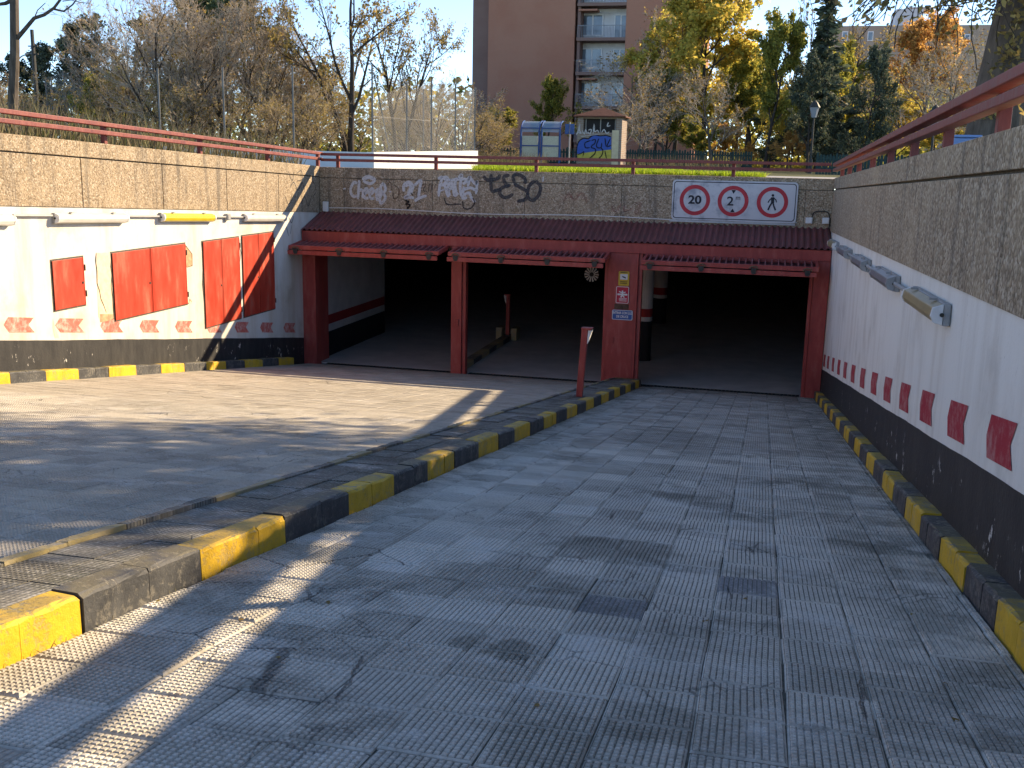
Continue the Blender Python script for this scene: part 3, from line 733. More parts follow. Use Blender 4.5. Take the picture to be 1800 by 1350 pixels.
SH_SLAT = None
def shutter(label, x0, x1, yb, yf, zb, zf):
    global SH_SLAT
    t = thing('overhead_shutter', label, 'garage door', 'raised slatted garage doors', ((x0 + x1) / 2, yf, zf))
    w_ = (x1 - x0) / 2; dy = yb - yf; dz = zb - zf
    def q(y, z): return (y, z + dz * y / dy)
    fr = MB()
    def bar(xa, xb, ya, yb_, h0, h1):
        fr.hexa([(xa, ya, h0 + dz*ya/dy), (xb, ya, h0 + dz*ya/dy), (xb, yb_, h0 + dz*yb_/dy), (xa, yb_, h0 + dz*yb_/dy), (xa, ya, h1 + dz*ya/dy), (xb, ya, h1 + dz*ya/dy), (xb, yb_, h1 + dz*yb_/dy), (xa, yb_, h1 + dz*yb_/dy)])
    bar(-w_, w_, 0, .05, -.08, 0); bar(-w_, w_, dy - .05, dy, -.06, .0)
    bar(-w_, -w_ + .05, .051, dy - .051, -.08, 0); bar(w_ - .05, w_, .051, dy - .051, -.08, 0)
    fr.build('frame', 'red', t, bevel=.003)
    pan = MB(); pan.hexa([(-w_ + .05, .05, -.075), (w_ - .05, .05, -.075), (w_ - .05, dy - .05, -.075 + dz), (-w_ + .05, dy - .05, -.075 + dz), (-w_ + .05, .05, -.068), (w_ - .05, .05, -.068), (w_ - .05, dy - .05, -.068 + dz), (-w_ + .05, dy - .05, -.068 + dz)])
    pan.build('backing_sheet', 'redback', t)
    if SH_SLAT is None:
        b = MB(); b.hexa([(-.012, .052, -.066), (.012, .052, -.066), (.012, dy - .052, -.066 + dz), (-.012, dy - .052, -.066 + dz), (-.012, .052, -.004), (.012, .052, -.004), (.012, dy - .052, -.004 + dz), (-.012, dy - .052, -.004 + dz)])
        SH_SLAT = b.mesh('slat'); SH_SLAT.materials.append(M['redslat'])
    n = int(round(2 * w_ / .122))
    for i in range(1, n):
        o = link('slat', SH_SLAT, t); o.location.x = -w_ + 2 * w_ * i / n
    MB().box(-w_ - .02, w_ - .03, -.012, .04, -.185, -.1).build('lower_bar', 'red', t, bevel=.003)
    for i in range(4):
        x = -w_ + .16 + (2 * w_ - .36) * i / 3
        MB().prism([(x - .05, -.03, -.12), (x - .03, -.03, -.17), (x + .03, -.03, -.17), (x + .05, -.03, -.12), (x + .05, -.03, -.06), (x - .05, -.03, -.06)], (0, .016, 0)).build('clamp', 'dark', t)
        pts = [(x + .075 * math.cos(a), -.022, -.075 + .05 * math.sin(a)) for a in np.linspace(0, math.pi, 9)]
        MB().tube(pts, .011, 5).build('clamp_collar', 'rustb', t)
    for x in (-w_ + .02, w_ - .02):
        MB().tube([(x, dy, dz - .03), (x, dy + .1, dz - .2)], .02, 6).build('pivot_arm', 'dark', t)
    return t
shutter('raised slatted red garage door next to the sunlit wall', -9.72, -6.45, 21.0, 20.3, EYE - 1.74, EYE - 1.81)
shutter('raised slatted red garage door between slim post and wide pillar', -6.24, -3.07, 20.96, 20.26, EYE - 1.74, EYE - 1.81)
shutter('raised slatted red garage door over the right-hand entry lane', -2.36, .92, 20.96, 20.26, EYE - 1.74, EYE - 1.81)

# ---- garage interior
def flat(name, c, rough=.8, var=.15, sc=2): return plain(name, c, rough, .2, var, sc, obj=False)
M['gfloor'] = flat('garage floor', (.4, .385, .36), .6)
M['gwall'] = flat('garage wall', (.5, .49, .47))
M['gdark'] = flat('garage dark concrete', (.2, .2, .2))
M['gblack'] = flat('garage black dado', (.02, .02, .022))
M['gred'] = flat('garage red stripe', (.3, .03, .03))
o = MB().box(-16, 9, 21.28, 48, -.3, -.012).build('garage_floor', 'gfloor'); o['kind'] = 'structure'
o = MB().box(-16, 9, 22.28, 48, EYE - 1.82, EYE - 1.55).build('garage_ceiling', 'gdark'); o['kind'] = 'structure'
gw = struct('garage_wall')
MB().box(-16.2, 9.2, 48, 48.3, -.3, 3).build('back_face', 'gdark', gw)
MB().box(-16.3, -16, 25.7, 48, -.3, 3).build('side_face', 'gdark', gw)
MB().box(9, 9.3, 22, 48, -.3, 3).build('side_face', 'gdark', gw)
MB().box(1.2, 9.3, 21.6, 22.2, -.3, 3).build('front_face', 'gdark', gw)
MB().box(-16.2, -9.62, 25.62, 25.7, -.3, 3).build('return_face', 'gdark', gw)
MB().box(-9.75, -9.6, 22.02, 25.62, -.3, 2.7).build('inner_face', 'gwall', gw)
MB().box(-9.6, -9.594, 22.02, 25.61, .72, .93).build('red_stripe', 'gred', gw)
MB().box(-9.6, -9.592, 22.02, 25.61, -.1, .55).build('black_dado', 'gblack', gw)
# drains across the thresholds
dr = struct('drain_channel')
MB().box(-9.7, 1.1, 21.065, 21.275, -.3, -.05).build('channel', 'gdark', dr)
for (a, b) in ((-9.3, -6.42), (-6.05, -3.2), (-2.42, .78)):
    n = int((b - a) / .075); gb = MB()
    for i in range(n): x = a + (b - a) * i / n; gb.box(x, x + .022, 21.07, 21.27, -.045, -.016)
    gb.box(a, b, 21.07, 21.085, -.045, -.015).box(a, b, 21.255, 21.27, -.045, -.015)
    gb.build('grating', 'dark', dr)
def column(label, X, Y, r, bands):
    t = thing('column', label, 'column', 'round garage columns', (X, Y, -.012))
    z = 0
    for h, mt in bands:
        MB().tube([(0, 0, z), (0, 0, z + h)], r, 20).build('paint_band', mt, t, smooth=False); z += h
    return t
column('white round column with red stripe just inside the entry door', -2.66, 24.0, .17, [(.92, 'gblack'), (.1, 'gwall'), (.19, 'gred'), (1.42, 'gwall')])
column('white round column with red stripe deeper inside the garage', -2.92, 30.0, .2, [(.72, 'gblack'), (.1, 'gwall'), (.2, 'gred'), (1.6, 'gwall')])
column('dim pale column at the back behind the middle door', -7.6, 38.0, .25, [(.9, 'gblack'), (1.72, 'gwall')])
column('dim pale column at the back beside its twin', -6.4, 39.0, .25, [(.9, 'gblack'), (1.72, 'gwall')])
im = struct('inner_island')
yy = 21.5
for k in range(6):
    MB().box(-6.42, -6.2, yy, yy + .66, -.02, .1).build('kerb_block', 'kold' if k % 2 == 0 else 'kblk', im, bevel=.012); yy += .67
for (x0, x1, mt) in ((-6.58, -6.43, 'kold'), (-6.19, -6.04, 'kold')): MB().box(x0, x1, 25.53, 25.9, -.02, .3).build('bumper_block', mt, im, bevel=.012)
def reader_post(label, X, Y, z, lean, ang):
    t = thing('reader_post', label, 'post', 'red control posts', (X, Y, z)); t.rotation_euler = (0, lean, ang); t.scale = (.9, .9, .9)
    MB().box(-.05, .05, -.05, .05, 0, 1.12).build('post_body', 'red', t, bevel=.006)
    MB().hexa([(-.055, -.075, 1.122), (.085, -.075, 1.122), (.085, .065, 1.122), (-.055, .065, 1.122), (-.055, -.075, 1.15), (.13, -.075, 1.16), (.13, .065, 1.16), (-.055, .065, 1.15)]).build('hood', 'red', t)
    MB().hexa([(.056, -.05, .9), (.065, -.05, .9), (.065, .05, .9), (.056, .05, .9), (.056, -.05, 1.12), (.12, -.05, 1.12), (.12, .05, 1.12), (.056, .05, 1.12)]).build('reader_face', 'whitep', t)
    MB().box(-.09, .09, -.09, .09, -.01, .012).build('base_plate', 'dark', t)
    return t
reader_post('leaning red steel post with pale reader hood on the median', -2.56, 14.92, rz(14.92) + .135, math.radians(3), 0)
reader_post('dim red post with reader hood on the island inside the garage', -6.31, 25.7, .1, 0, math.pi)
fan = thing('ventilation_fan', 'small round white-bladed fan hanging inside the middle door', 'fan', loc=(-3.93, 24.0, EYE - 2.52))
for k in range(14):
    a = 2 * math.pi * k / 14
    b = MB(); c, s_ = math.cos(a), math.sin(a)
    pr = [(.05, -.008), (.17, -.02), (.17, .02), (.05, .008)]
    b.prism([(r_ * c - w_ * s_, 0, r_ * s_ + w_ * c) for r_, w_ in pr], (0, .01, 0)).build('blade', 'whitep', fan)
MB().tube([(0, -.01, 0), (0, .05, 0)], .05, 14).build('hub', 'dark', fan)
MB().box(-.012, .012, .02, .045, .05, .69).build('hanger', 'dark', fan)
cam_ = thing('security_camera', 'small dark camera under the ceiling beside the left interior wall', 'camera', loc=(-9.1, 22.3, EYE - 1.83))
MB().box(-.1, .5, -.05, .05, -.1, 0).build('mount', 'grey', cam_); MB().tube([(.1, 0, -.12), (-.12, -.12, -.25)], .05, 8).build('housing', 'dark', cam_)

# ================================================================== SIGNS
SG = thing('traffic_sign', 'white board with three red-ringed traffic signs on pebble wall', 'sign', loc=(-.755, YF - .01, EYE - .70))
n = NT('dirty sign white', .4, .4); q = n.obj()
n.out(n.mix(n.math('MULTIPLY', n.ss(n.noise(q, 3.2, 6, .7), .45, .68), n.math('SUBTRACT', 1, n.ss(n.xyz(q)[0], -.5, 1.1))), (.55, .56, .58), (.27, .29, .33))); M['signw'] = n.m
M['signr'] = plain('sign red', (.5, .02, .035), .4, .4, .12, 6)
M['signk'] = plain('sign black', (.012, .014, .025), .4)
M['signb'] = plain('sign blue', (.03, .11, .33), .4, .4, .12)
M['signy'] = plain('sign yellow', (.62, .4, .05), .5, .3, .12)
M['signrr'] = plain('notice red', (.55, .03, .06), .5, .3, .12)
def rrect(w_, h, r, y, n_=6):
    pts = []
    for cx, cz, a0 in ((w_ - r, -h + r, -90), (w_ - r, h - r, 0), (-w_ + r, h - r, 90), (-w_ + r, -h + r, 180)):
        for i in range(n_ + 1):
            a = math.radians(a0 + 90 * i / n_); pts.append((cx + r * math.cos(a), y, cz + r * math.sin(a)))
    return pts
MB().prism(rrect(1.235, .40, .07, 0), (0, -.03, 0)).build('board', 'signw', SG)
MB().box(-1.27, 1.22, -.028, -.005, -.445, -.408).build('bottom_strip', 'steel', SG)
def ringm(pa, pb, mat, nm, root):
    b = MB(); n_ = len(pa); b.v += pa + pb
    for i in range(n_): j = (i + 1) % n_; b.f.append((i, j, n_ + j, n_ + i))
    return b.build(nm, mat, root)
ringm(rrect(1.205, .37, .06, -.033), rrect(1.190, .355, .05, -.033), 'signk', 'border_line', SG)
for k, cx in enumerate((-.775, -.015, .755)):
    ca = [(cx + .305 * math.cos(a), -.034, .305 * math.sin(a)) for a in np.linspace(0, 2 * math.pi, 48, endpoint=False)]
    cb = [(cx + .228 * math.cos(a), -.034, .228 * math.sin(a)) for a in np.linspace(0, 2 * math.pi, 48, endpoint=False)]
    ringm(ca, cb, 'signr', 'red_ring', SG)
put_text('digits', '20', .23, (-.775, -.036, .0), 'signk', SG, .007, 1.15)
put_text('digit', '2', .25, (-.07, -.036, -.01), 'signk', SG, .003, 1.15)
put_text('unit_letter', 'm', .13, (.08, -.036, .07), 'signk', SG, 0, 1)
for s_ in (1, -1):
    MB().poly([(-.015, -.0365, s_ * .145), (-.06, -.0365, s_ * .22), (.03, -.0365, s_ * .22)][::-s_]).build('triangle', 'signk', SG)
def flatpoly(pts, y, mat, nm, root): return MB().poly([(x, y, z) for x, z in pts][::-1]).build(nm, mat, root)
cx = .755
flatpoly([(cx + .026 * math.cos(a), .135 + .026 * math.sin(a)) for a in np.linspace(0, 2*math.pi, 16, endpoint=False)][::-1], -.036, 'signk', 'walker_head', SG)
def seg2(pts, wd, y, mat, nm, root): return ribbon([(a, y, b) for a, b in pts], (0, -1, 0), wd, 0, mat, nm, root, False)
for pts, wd, l in [([(cx + .0, .1), (cx + .005, -.01)], .062, .0362), ([(cx - .005, -.0), (cx - .045, -.075), (cx - .075, -.155)], .03, .0366), ([(cx + .01, 0), (cx + .035, -.08), (cx + .07, -.155)], .03, .037),
                ([(cx - .02, .08), (cx - .06, .04), (cx - .085, -.01)], .022, .0374), ([(cx + .02, .085), (cx + .065, .05), (cx + .08, .0)], .022, .0378)]:
    seg2(pts, wd, -l, 'signk', 'walker_limb', SG)
# small signs on the pillar
def plate(name, label, xc, zc_, w_, h, mat, border=None):
    t = thing(name, label, 'sign', loc=(xc, 20.975, zc_))
    MB().prism(rrect(w_ / 2, h / 2, min(.03, w_ * .1), 0, 3), (0, -.008, 0)).build('plate', mat, t)
    if border: ringm(rrect(w_ / 2 - .004, h / 2 - .004, .022, -.010, 3), rrect(w_ / 2 - .015, h / 2 - .015, .015, -.010, 3), border, 'border_line', t)
    return t
t = plate('camera_notice', 'small yellow security camera notice at the top of the red pillar', -2.78, EYE - 2.255, .215, .29, 'signy')
MB().box(-.075, .075, -.0105, -.0085, -.02, .09).build('panel', 'whitep', t)
MB().poly([(-.045, -.0115, .055), (.035, -.0115, .03), (.045, -.0115, .0), (-.02, -.0115, .025)]).build('camera_icon', 'signk', t)
for z in (.115, -.07, -.1): MB().box(-.07, .07, -.0105, -.0085, z, z + .012).build('text_line', 'signk', t)
t = plate('red_notice', 'red notice with white crossed-out figure on the pillar', -2.795, EYE - 2.585, .265, .345, 'signrr', 'whitep')
for pts, wd in [([(-.1, .01), (.1, .01)], .035), ([(0, .09), (.0, 0), (-.03, -.05)], .03), ([(.0, 0), (.04, -.05)], .022), ([(-.07, .07), (0, .04), (.06, .06)], .02)]:
    seg2(pts, wd, -.0112 - R.uniform(0, .0008), 'whitep', 'figure', t)
for z in (-.075, -.1, -.125): MB().box(-.09 + R.uniform(0, .03), .09, -.0112, -.0085, z, z + .01).build('text_line', 'whitep', t)
t = plate('blue_notice', 'blue plate asking drivers to use dipped headlights', -2.78, EYE - 2.99, .42, .205, 'signb', 'whitep')
put_text('text', 'ENTRAR CON LUZ', .068, (0, -.0115, .04), 'whitep', t, .002, .72)
put_text('text', 'DE CRUCE', .068, (0, -.0115, -.035), 'whitep', t, .002, .75)
M['rusty'] = plain('rusty scraped patch', (.12, .07, .05), .9, .2, .4, 20)
MB().box(-2.95, -2.66, 20.981, 20.9845, EYE - 2.88, EYE - 2.77).build('scraped_patch', 'rusty', CAN)

# ================================================================== LAMPS AND BOXES
def lamp_diff(name, c):
    n = NT(name, .3, .5); n.out(n.ramp(n.noise(n.obj(), 5, 4), [(.3, tuple(x * .8 for x in c)), (.7, c)])); return n.m
M['dif_w'] = lamp_diff('white diffuser', (.68, .67, .62)); M['dif_y'] = lamp_diff('yellow diffuser', (.72, .56, .05))
M['dif_b'] = lamp_diff('brownish diffuser', (.44, .34, .17)); M['dif_g'] = lamp_diff('greyed diffuser', (.24, .235, .24))
def lamp(label, X, s, y0, y1, slope_fn, zc_, mat, group, h=.15):
    """fluorescent batten on a side wall; s=+1 sticks out towards +X"""
    L = y1 - y0; t = thing('wall_lamp', label, 'lamp', group, (X, (y0 + y1) / 2, zc_)); t.rotation_euler = (math.atan(slope_fn), 0, 0)
    MB().box(*sorted((s * .004, s * .05)), -L/2, L/2, -h/2, h/2).build('housing', 'grey', t, bevel=.008)
    pr = [(.052, -h/2 + .004), (.105, -h/2 + .022), (.125, -.01), (.115, h/2 - .03), (.052, h/2 - .006)]
    MB().prism([(s * x, -L/2 + .03, z) for x, z in pr], (0, L - .06, 0)).build('diffuser', mat, t, bevel=.006)
    for e in (-1, 1):
        a = e * L / 2 - e * .029
        MB().prism([(s * (x + .004 if x > .06 else x), a, z * 1.02) for x, z in pr], (0, e * .034, 0)).build('end_cap', 'whitep' if mat != 'dif_g' else 'grey', t, bevel=.005)
        MB().tube([(s * .06, a + e * .034, 0), (s * .06, a + e * .046, 0)], .014, 8).build('cable_gland', 'dark', t)
    for e in (-.3, .3):
        MB().box(*sorted((s * .05, s * .1)), e * L - .02, e * L + .02, h/2 - .004, h/2 + .012).build('clip', 'grey', t)
    return t
GL = 'fluorescent lamps on the sunlit wall'; GR = 'fluorescent lamps on the shaded wall'
lamp('white fluorescent lamp between the yellow lamp and the lamp farther up the sunlit wall', XL, 1, 12.88, 14.55, -.045, EYE - .95, 'dif_w', GL)
lamp('yellow fluorescent lamp on the cream wall above the red cupboards', XL, 1, 15.54, 17.2, -.05, EYE - 1.06, 'dif_y', GL)
lamp('white fluorescent lamp crossed by the shadow near the garage canopy', XL, 1, 18.37, 20.05, -.05, EYE - 1.2, 'dif_w', GL)
lamp('white fluorescent lamp farthest up the sunlit wall from the garage', XL, 1, 10.35, 12.02, -.045, EYE - .86, 'dif_w', GL)
for lb, y0, y1, mt in [('brownish fluorescent lamp at the head of the row on the shaded wall', 7.2, 8.8, 'dif_b'), ('grey fluorescent lamp following the brownish lamp at the head of the row', 10.0, 11.7, 'dif_g'), ('grey fluorescent lamp in the middle of the row on the shaded wall', 12.9, 14.5, 'dif_g'),
                       ('grey fluorescent lamp second from the garage canopy on the shaded wall', 15.9, 17.6, 'dif_g'), ('brownish fluorescent lamp next to the garage canopy on the shaded wall', 19.0, 20.6, 'dif_b')]:
    lamp(lb, XR, -1, y0, y1, -.036, aggR((y0 + y1) / 2) - .115 - .07, mt, GR, .145)
def cable(label, pts, r, mat, group=None):
    o = MB().tube(pts, r, 6).build('conduit', mat); return tag(o, label, 'conduit', group)
for a, b, lb in [(12.06, 12.84, 'grey conduit joining the two white lamps on the sunlit wall'), (14.6, 15.5, 'grey conduit between white and yellow lamp on the sunlit wall'), (17.25, 18.33, 'grey conduit between yellow lamp and the lamp by the canopy')]:
    cable(lb, [(XL + .04, a, aggL(a) - .12), (XL + .04, b, aggL(b) - .12)], .018, 'grey', 'conduits between wall lamps')
for a, b, lb in [(8.98, 9.97, 'grey conduit behind the brownish lamp at the head of the row'), (11.73, 12.87, 'grey conduit between the two lamps in mid-row on the shaded wall'), (14.53, 15.87, 'grey conduit beyond the middle lamp on the shaded wall'), (17.63, 18.97, 'grey conduit reaching the lamp next to the canopy')]:
    cable(lb, [(XR - .05, a, aggR(a) - .18), (XR - .05, b, aggR(b) - .18)], .02, 'grey', 'conduits between wall lamps')
cable('thin white cable run along the graffiti wall above the roof', [fp_ for fp_ in [(x, YF - .012, EYE - 1.10 + .02 * math.sin(x * 1.3)) for x in np.linspace(-9.5, .5, 24)]], .009, 'whitep')
def jbox(label, X, Z, w_, h):
    t = thing('junction_box', label, 'box', 'white junction boxes', (X, YF - .004, Z))
    MB().box(-w_/2, w_/2, -.06, 0, -h/2, h/2).build('case', 'whitep', t, bevel=.006)
    MB().box(-w_/2 + .012, w_/2 - .012, -.068, -.061, -h/2 + .012, h/2 - .012).build('lid', 'whitep', t, bevel=.003)
jbox('white junction box below the sign board, right of it', .73, EYE - 1.035, .13, .12)
jbox('white junction box in the corner against the shaded wall', 1.05, EYE - 1.03, .13, .12)
jbox('tall white box with dark seam at the corner of the roof and sunlit wall', -9.58, EYE - 1.07, .12, .22)
cable('black cable looping between the two junction boxes', smoothp([(.78, YF - .03, EYE - .98), (.82, YF - .05, EYE - .87), (.95, YF - .05, EYE - .85), (1.08, YF - .04, EYE - .87), (1.12, YF - .03, EYE - 1.0), (1.12, YF - .03, EYE - 1.2)], 4), .011, 'dark')
jb = thing('junction_box', 'small grey junction box on the conduit beside the yellow lamp', 'box', 'grey junction boxes', (XL + .005, 17.75, aggL(17.75) - .12))
MB().box(0, .07, -.06, .06, -.06, .06).build('case', 'grey', jb, bevel=.008); MB().box(.071, .078, -.045, .045, -.045, .045).build('lid', 'grey', jb)

# ================================================================== BEYOND THE WALLS
def px3(x, y, Y): q = onY(x, y, Y); return Vector(q)
def gx(x, Y): return float(onY(x, 280, Y)[0])
# ---- lawn
n = NT('lawn grass blades', .7, .3)
n.out(n.ramp(n.island(), [(0, (.12, .2, .015)), (.5, (.27, .4, .03)), (.85, (.42, .52, .05)), (1, (.4, .36, .1))])); 
def leafify(n, col, tr=.45):
    """mix in a translucent lobe: thin leaves pass light"""
    t = n.n.new('ShaderNodeBsdfTranslucent'); n.put(t.inputs['Color'], col)
    mx = n.n.new('ShaderNodeMixShader'); mx.inputs[0].default_value = tr
    n.t.links.new(n.b.outputs[0], mx.inputs[1]); n.t.links.new(t.outputs[0], mx.inputs[2])
    n.t.links.new(mx.outputs[0], n.n['Material Output'].inputs['Surface'])
    return n.m
col_ = n.b.inputs['Base Color'].links[0].from_socket
M['lawn'] = leafify(n, col_, .5)
n = NT('dry weeds', .8, .2); c = n.ramp(n.island(), [(0, (.12, .09, .05)), (.5, (.25, .2, .12)), (.8, (.13, .15, .05)), (1, (.4, .34, .22))]); n.out(c); M['weed'] = leafify(n, c, .3)
def blades(name, N, area, hmin, hmax, wd, mat, lean=.3):
    c = np.array([area() for _ in range(N)]); h = NR.uniform(hmin, hmax, N); a = NR.uniform(0, 2 * np.pi, N)
    d = np.stack([np.cos(a), np.sin(a), np.zeros(N)], 1) * wd * .5
    ln = np.stack([NR.normal(0, lean, N), NR.normal(0, lean, N), np.ones(N)], 1) * h[:, None]
    V = np.concatenate([c - d, c + d, c + ln + d * .15, c + ln - d * .15]).reshape(4, N, 3).transpose(1, 0, 2).reshape(-1, 3)
    me = mesh_np(name, V, np.arange(4 * N).reshape(N, 4)); me.materials.append(M[mat])
    o = link(name, me); o['kind'] = 'stuff'; o['label'] = name; return o
def lawn_area():
    while True:
        Y = YF + .4 + 34 * R.random() ** 2.2; x = R.uniform(835, 1345)
        if x > 1200 and Y > 24.6 + (1345 - x) / 40: continue
        return (gx(x, Y), Y, GROUND - .01)
o = blades('grass', 34000, lawn_area, .05, .17, .03, 'lawn', .5); o['label'] = 'short bright green lawn behind the front wall railing'
def weed_area():
    u = R.random()
    if u < .6:
        Y = R.uniform(9, 22); return (XL - .4 - R.random() ** 2 * 5, Y, GROUND + .042 * (YF - Y) - .02)
    Y = R.uniform(46, 58); x = R.uniform(835, 960) if u < .85 else R.uniform(1090, 1300); return (gx(x, Y), Y, GROUND)
o = blades('weeds', 7000, weed_area, .15, .75, .022, 'weed', .25); o['label'] = 'dry weeds growing behind the railing and fence'

# ---- court wall with tall fence posts and wire mesh
M['polegrey'] = plain('weathered grey pole', (.17, .17, .165), .6, .3, .2, 3)
M['wallgrey'] = plain('court wall paint', (.72, .73, .72), .85, .2, .06, 2, obj=False)
cw = thing('court_wall', 'low white sports court wall with one sunlit end behind the railing', 'wall')
A = px3(335, 262, 27.0); B = px3(657, 268, 27.0); C = px3(840, 265, 33.0)
def wall_seg(a, b, za, zb, th, nm, root, mat):
    a2, b2 = Vector((a.x, a.y, 0)), Vector((b.x, b.y, 0)); d = (b2 - a2).normalized(); s = Vector((-d.y, d.x, 0)) * th
    q = [a2, b2, b2 + s, a2 + s]
    return MB().hexa([(p.x, p.y, GROUND - .3) for p in q] + [(p.x, p.y, z) for p, z in zip(q, (za, zb, zb, za))]).build(nm, mat, root)
wall_seg(Vector((A.x - 6, A.y, 0)), B, A.z + .1, B.z, .25, 'shaded_side', cw, 'wallgrey')
wall_seg(B + Vector((.003, .003, 0)), C, B.z + .004, C.z, .25, 'sunlit_side', cw, 'wallgrey')
cf = thing('court_fence', 'tall wire mesh fence on galvanised posts around the sports court', 'fence')
def pole(a, b, r, nm, root, mat='polegrey'): return MB().tube([a, b], r, 6).build(nm, mat, root)
PT = []
for x, yt, yb, Y in [(283, 120, 252, 26.4), (396, 118, 262, 26.6), (517, 116, 262, 26.9), (655, 113, 266, 27.2), (715, 145, 266, 29.2), (758, 140, 266, 30.6), (800, 147, 264, 31.9), (834, 153, 264, 33.0)]:
    b = px3(x, yb, Y); t_ = px3(x, yt, Y); b.z -= .1
    pole((b.x, b.y, b.z), (b.x, b.y, t_.z), .026, 'post', cf); PT.append((b.x, b.y, b.z, t_.z))
b = px3(744, 264, 36); t_ = px3(744, 157, 36); pole((b.x, b.y, b.z), (b.x, b.y, t_.z), .03, 'post', cf)
for (x0, y0, x1, y1, Y0, Y1) in [(657, 128, 685, 266, 27.2, 28.3), (834, 160, 816, 264, 33, 32.4), (834, 158, 776, 264, 33.1, 31.2)]:
    pole(px3(x0, y0, Y0), px3(x1, y1, Y1), .022, 'brace', cf)
n = NT('wire mesh', .5, .4); q = n.xyz(n.obj()); n.out((.3, .3, .29))
u = n.math('ADD', n.math('MULTIPLY', q[0], .7), n.math('MULTIPLY', q[1], .7))
g1 = n.math('ABSOLUTE', n.math('SUBTRACT', n.math('FRACT', n.math('MULTIPLY', n.math('ADD', u, q[2]), 14)), .5))
g2 = n.math('ABSOLUTE', n.math('SUBTRACT', n.math('FRACT', n.math('MULTIPLY', n.math('SUBTRACT', u, q[2]), 14)), .5))
M['mesh'] = n.alpha(n.math('MULTIPLY', n.math('LESS_THAN', n.math('MINIMUM', g1, g2), .05), 1))
for i in range(3, len(PT) - 1):
    a, b = PT[i], PT[i + 1]
    z0, z1 = a[3], b[3]
    MB().poly([(a[0], a[1], a[2]), (b[0], b[1], b[2]), (b[0], b[1], z1 - .05), (a[0], a[1], z0 - (.9 if i == 3 else .3))]).build('mesh_panel', 'mesh', cf)
    zm = (a[2] + min(z0, z1)) / 2; pole((a[0], a[1], zm), (b[0], b[1], zm), .008, 'tension_wire', cf)
# far court fence at the left
ff = thing('court_fence', 'dim grey wire mesh fence far behind the bare trees', 'fence')
PP = []
for x, yt in [(85, 135), (95, 135), (117, 125), (145, 150), (180, 128)]:
    b = px3(x, 215, 40); t_ = px3(x, yt, 40); pole((b.x, b.y, GROUND), (b.x, b.y, t_.z), .03, 'post', ff); PP.append((b.x, b.y, t_.z))
for a, b in zip(PP[:-1], PP[1:]):
    MB().poly([(a[0], a[1], GROUND), (b[0], b[1], GROUND), (b[0], b[1], b[2]), (a[0], a[1], a[2])]).build('mesh_panel', 'mesh', ff)

# ---- picket fence
M['picket'] = plain('dark green picket paint', (.015, .05, .045), .6, .3, .25, 4, obj=False)
def picket(label, x0, x1, Y, h, step):
    t = thing('picket_fence', label, 'fence', 'dark green picket fences')
    a, b = gx(x0, Y), gx(x1, Y); p = MB(); k = 0; x = a
    while x < b:
        hh = h + R.uniform(-.05, .05); p.prism([(x, Y, GROUND), (x + .1, Y, GROUND), (x + .1, Y, GROUND + hh - .06), (x + .05, Y, GROUND + hh), (x, Y, GROUND + hh - .06)], (0, .02, 0)); x += step
    o = p.build('pickets', 'picket', t); o['kind'] = 'stuff'
    for z in (.2, h - .25): MB().box(a, b, Y + .021, Y + .06, GROUND + z, GROUND + z + .08).build('rail', 'picket', t)
    x = a
    while x < b: MB().box(x, x + .09, Y + .061, Y + .15, GROUND, GROUND + h + .05).build('post', 'picket', t); x += 2.4
picket('dark green picket fence around the glass shelter', 842, 1012, 56, 1.0, .17)
picket('dark green picket fence between kiosk and bare tree', 1092, 1240, 56, 1.0, .135)
picket('dark green picket fence behind the leaning trunk', 1250, 1320, 58, 1.0, .135)
picket('dark hedge-like picket fence beyond the right railing', 1435, 1640, 44, .8, .12)

# ---- glass shelter
M['blue'] = plain('blue frame paint', (.02, .1, .3), .4, .4, .15); M['glass'] = NT('shelter glass', .1, .6).out((.35, .5, .62)); M['glass'].node_tree.nodes['Principled BSDF'].inputs['Alpha'].default_value = .55
M['notice'] = plain('pale notice sheet', (.6, .62, .48), .7, .2, .15, 20)
Y = 52.0; xa, xb = gx(915, Y), gx(983, Y); zt = px3(950, 212, Y).z
sh = thing('glass_shelter', 'blue framed shelter with two arched glass roofs', 'shelter')
mid = (xa + xb) / 2
for x in (xa, mid - .06, mid + .06, xb): MB().tube([(x, Y, GROUND), (x, Y, zt - .45)], .05, 8).build('post', 'blue', sh)
for (a, b) in ((xa, mid - .06), (mid + .06, xb)):
    pr = [(Y + .75 - .75 * math.cos(t_), zt - .55 + .55 * math.sin(t_)) for t_ in np.linspace(0, math.pi * .5, 8)]
    pts = [(a, y, z) for y, z in pr]
    m_ = MB()
    for (y0, z0), (y1, z1) in zip(pr[:-1], pr[1:]): m_.poly([(a, y0, z0), (b, y0, z0), (b, y1, z1), (a, y1, z1)])
    m_.build('roof_pane', 'glass', sh)
    for x in (a, b): MB().tube([(x, y, z) for y, z in pr], .035, 6).build('roof_arch', 'blue', sh)
    for z0, z1 in ((.5, 1.0), (1.06, 1.5)): MB().box(a + .06, b - .06, Y + .01, Y + .03, GROUND + z0, GROUND + z1).build('panel', 'notice', sh)
    MB().box(a, b, Y - .02, Y + .03, GROUND + 1.0, GROUND + 1.055).build('crossbar', 'blue', sh)
    MB().box(a, b, Y - .02, Y + .03, GROUND + 1.85, GROUND + 1.9).build('crossbar', 'blue', sh)
sgn = thing('blue_sign', 'plain blue sign panel on a post beside the kiosk', 'sign', loc=(gx(1000, 50), 50, GROUND))
MB().tube([(0, 0, 0), (0, 0, px3(1000, 215, 50).z - GROUND)], .035, 8).build('post', 'steel', sgn)
zb = px3(1000, 236, 50).z - GROUND; zt2 = px3(1000, 218, 50).z - GROUND
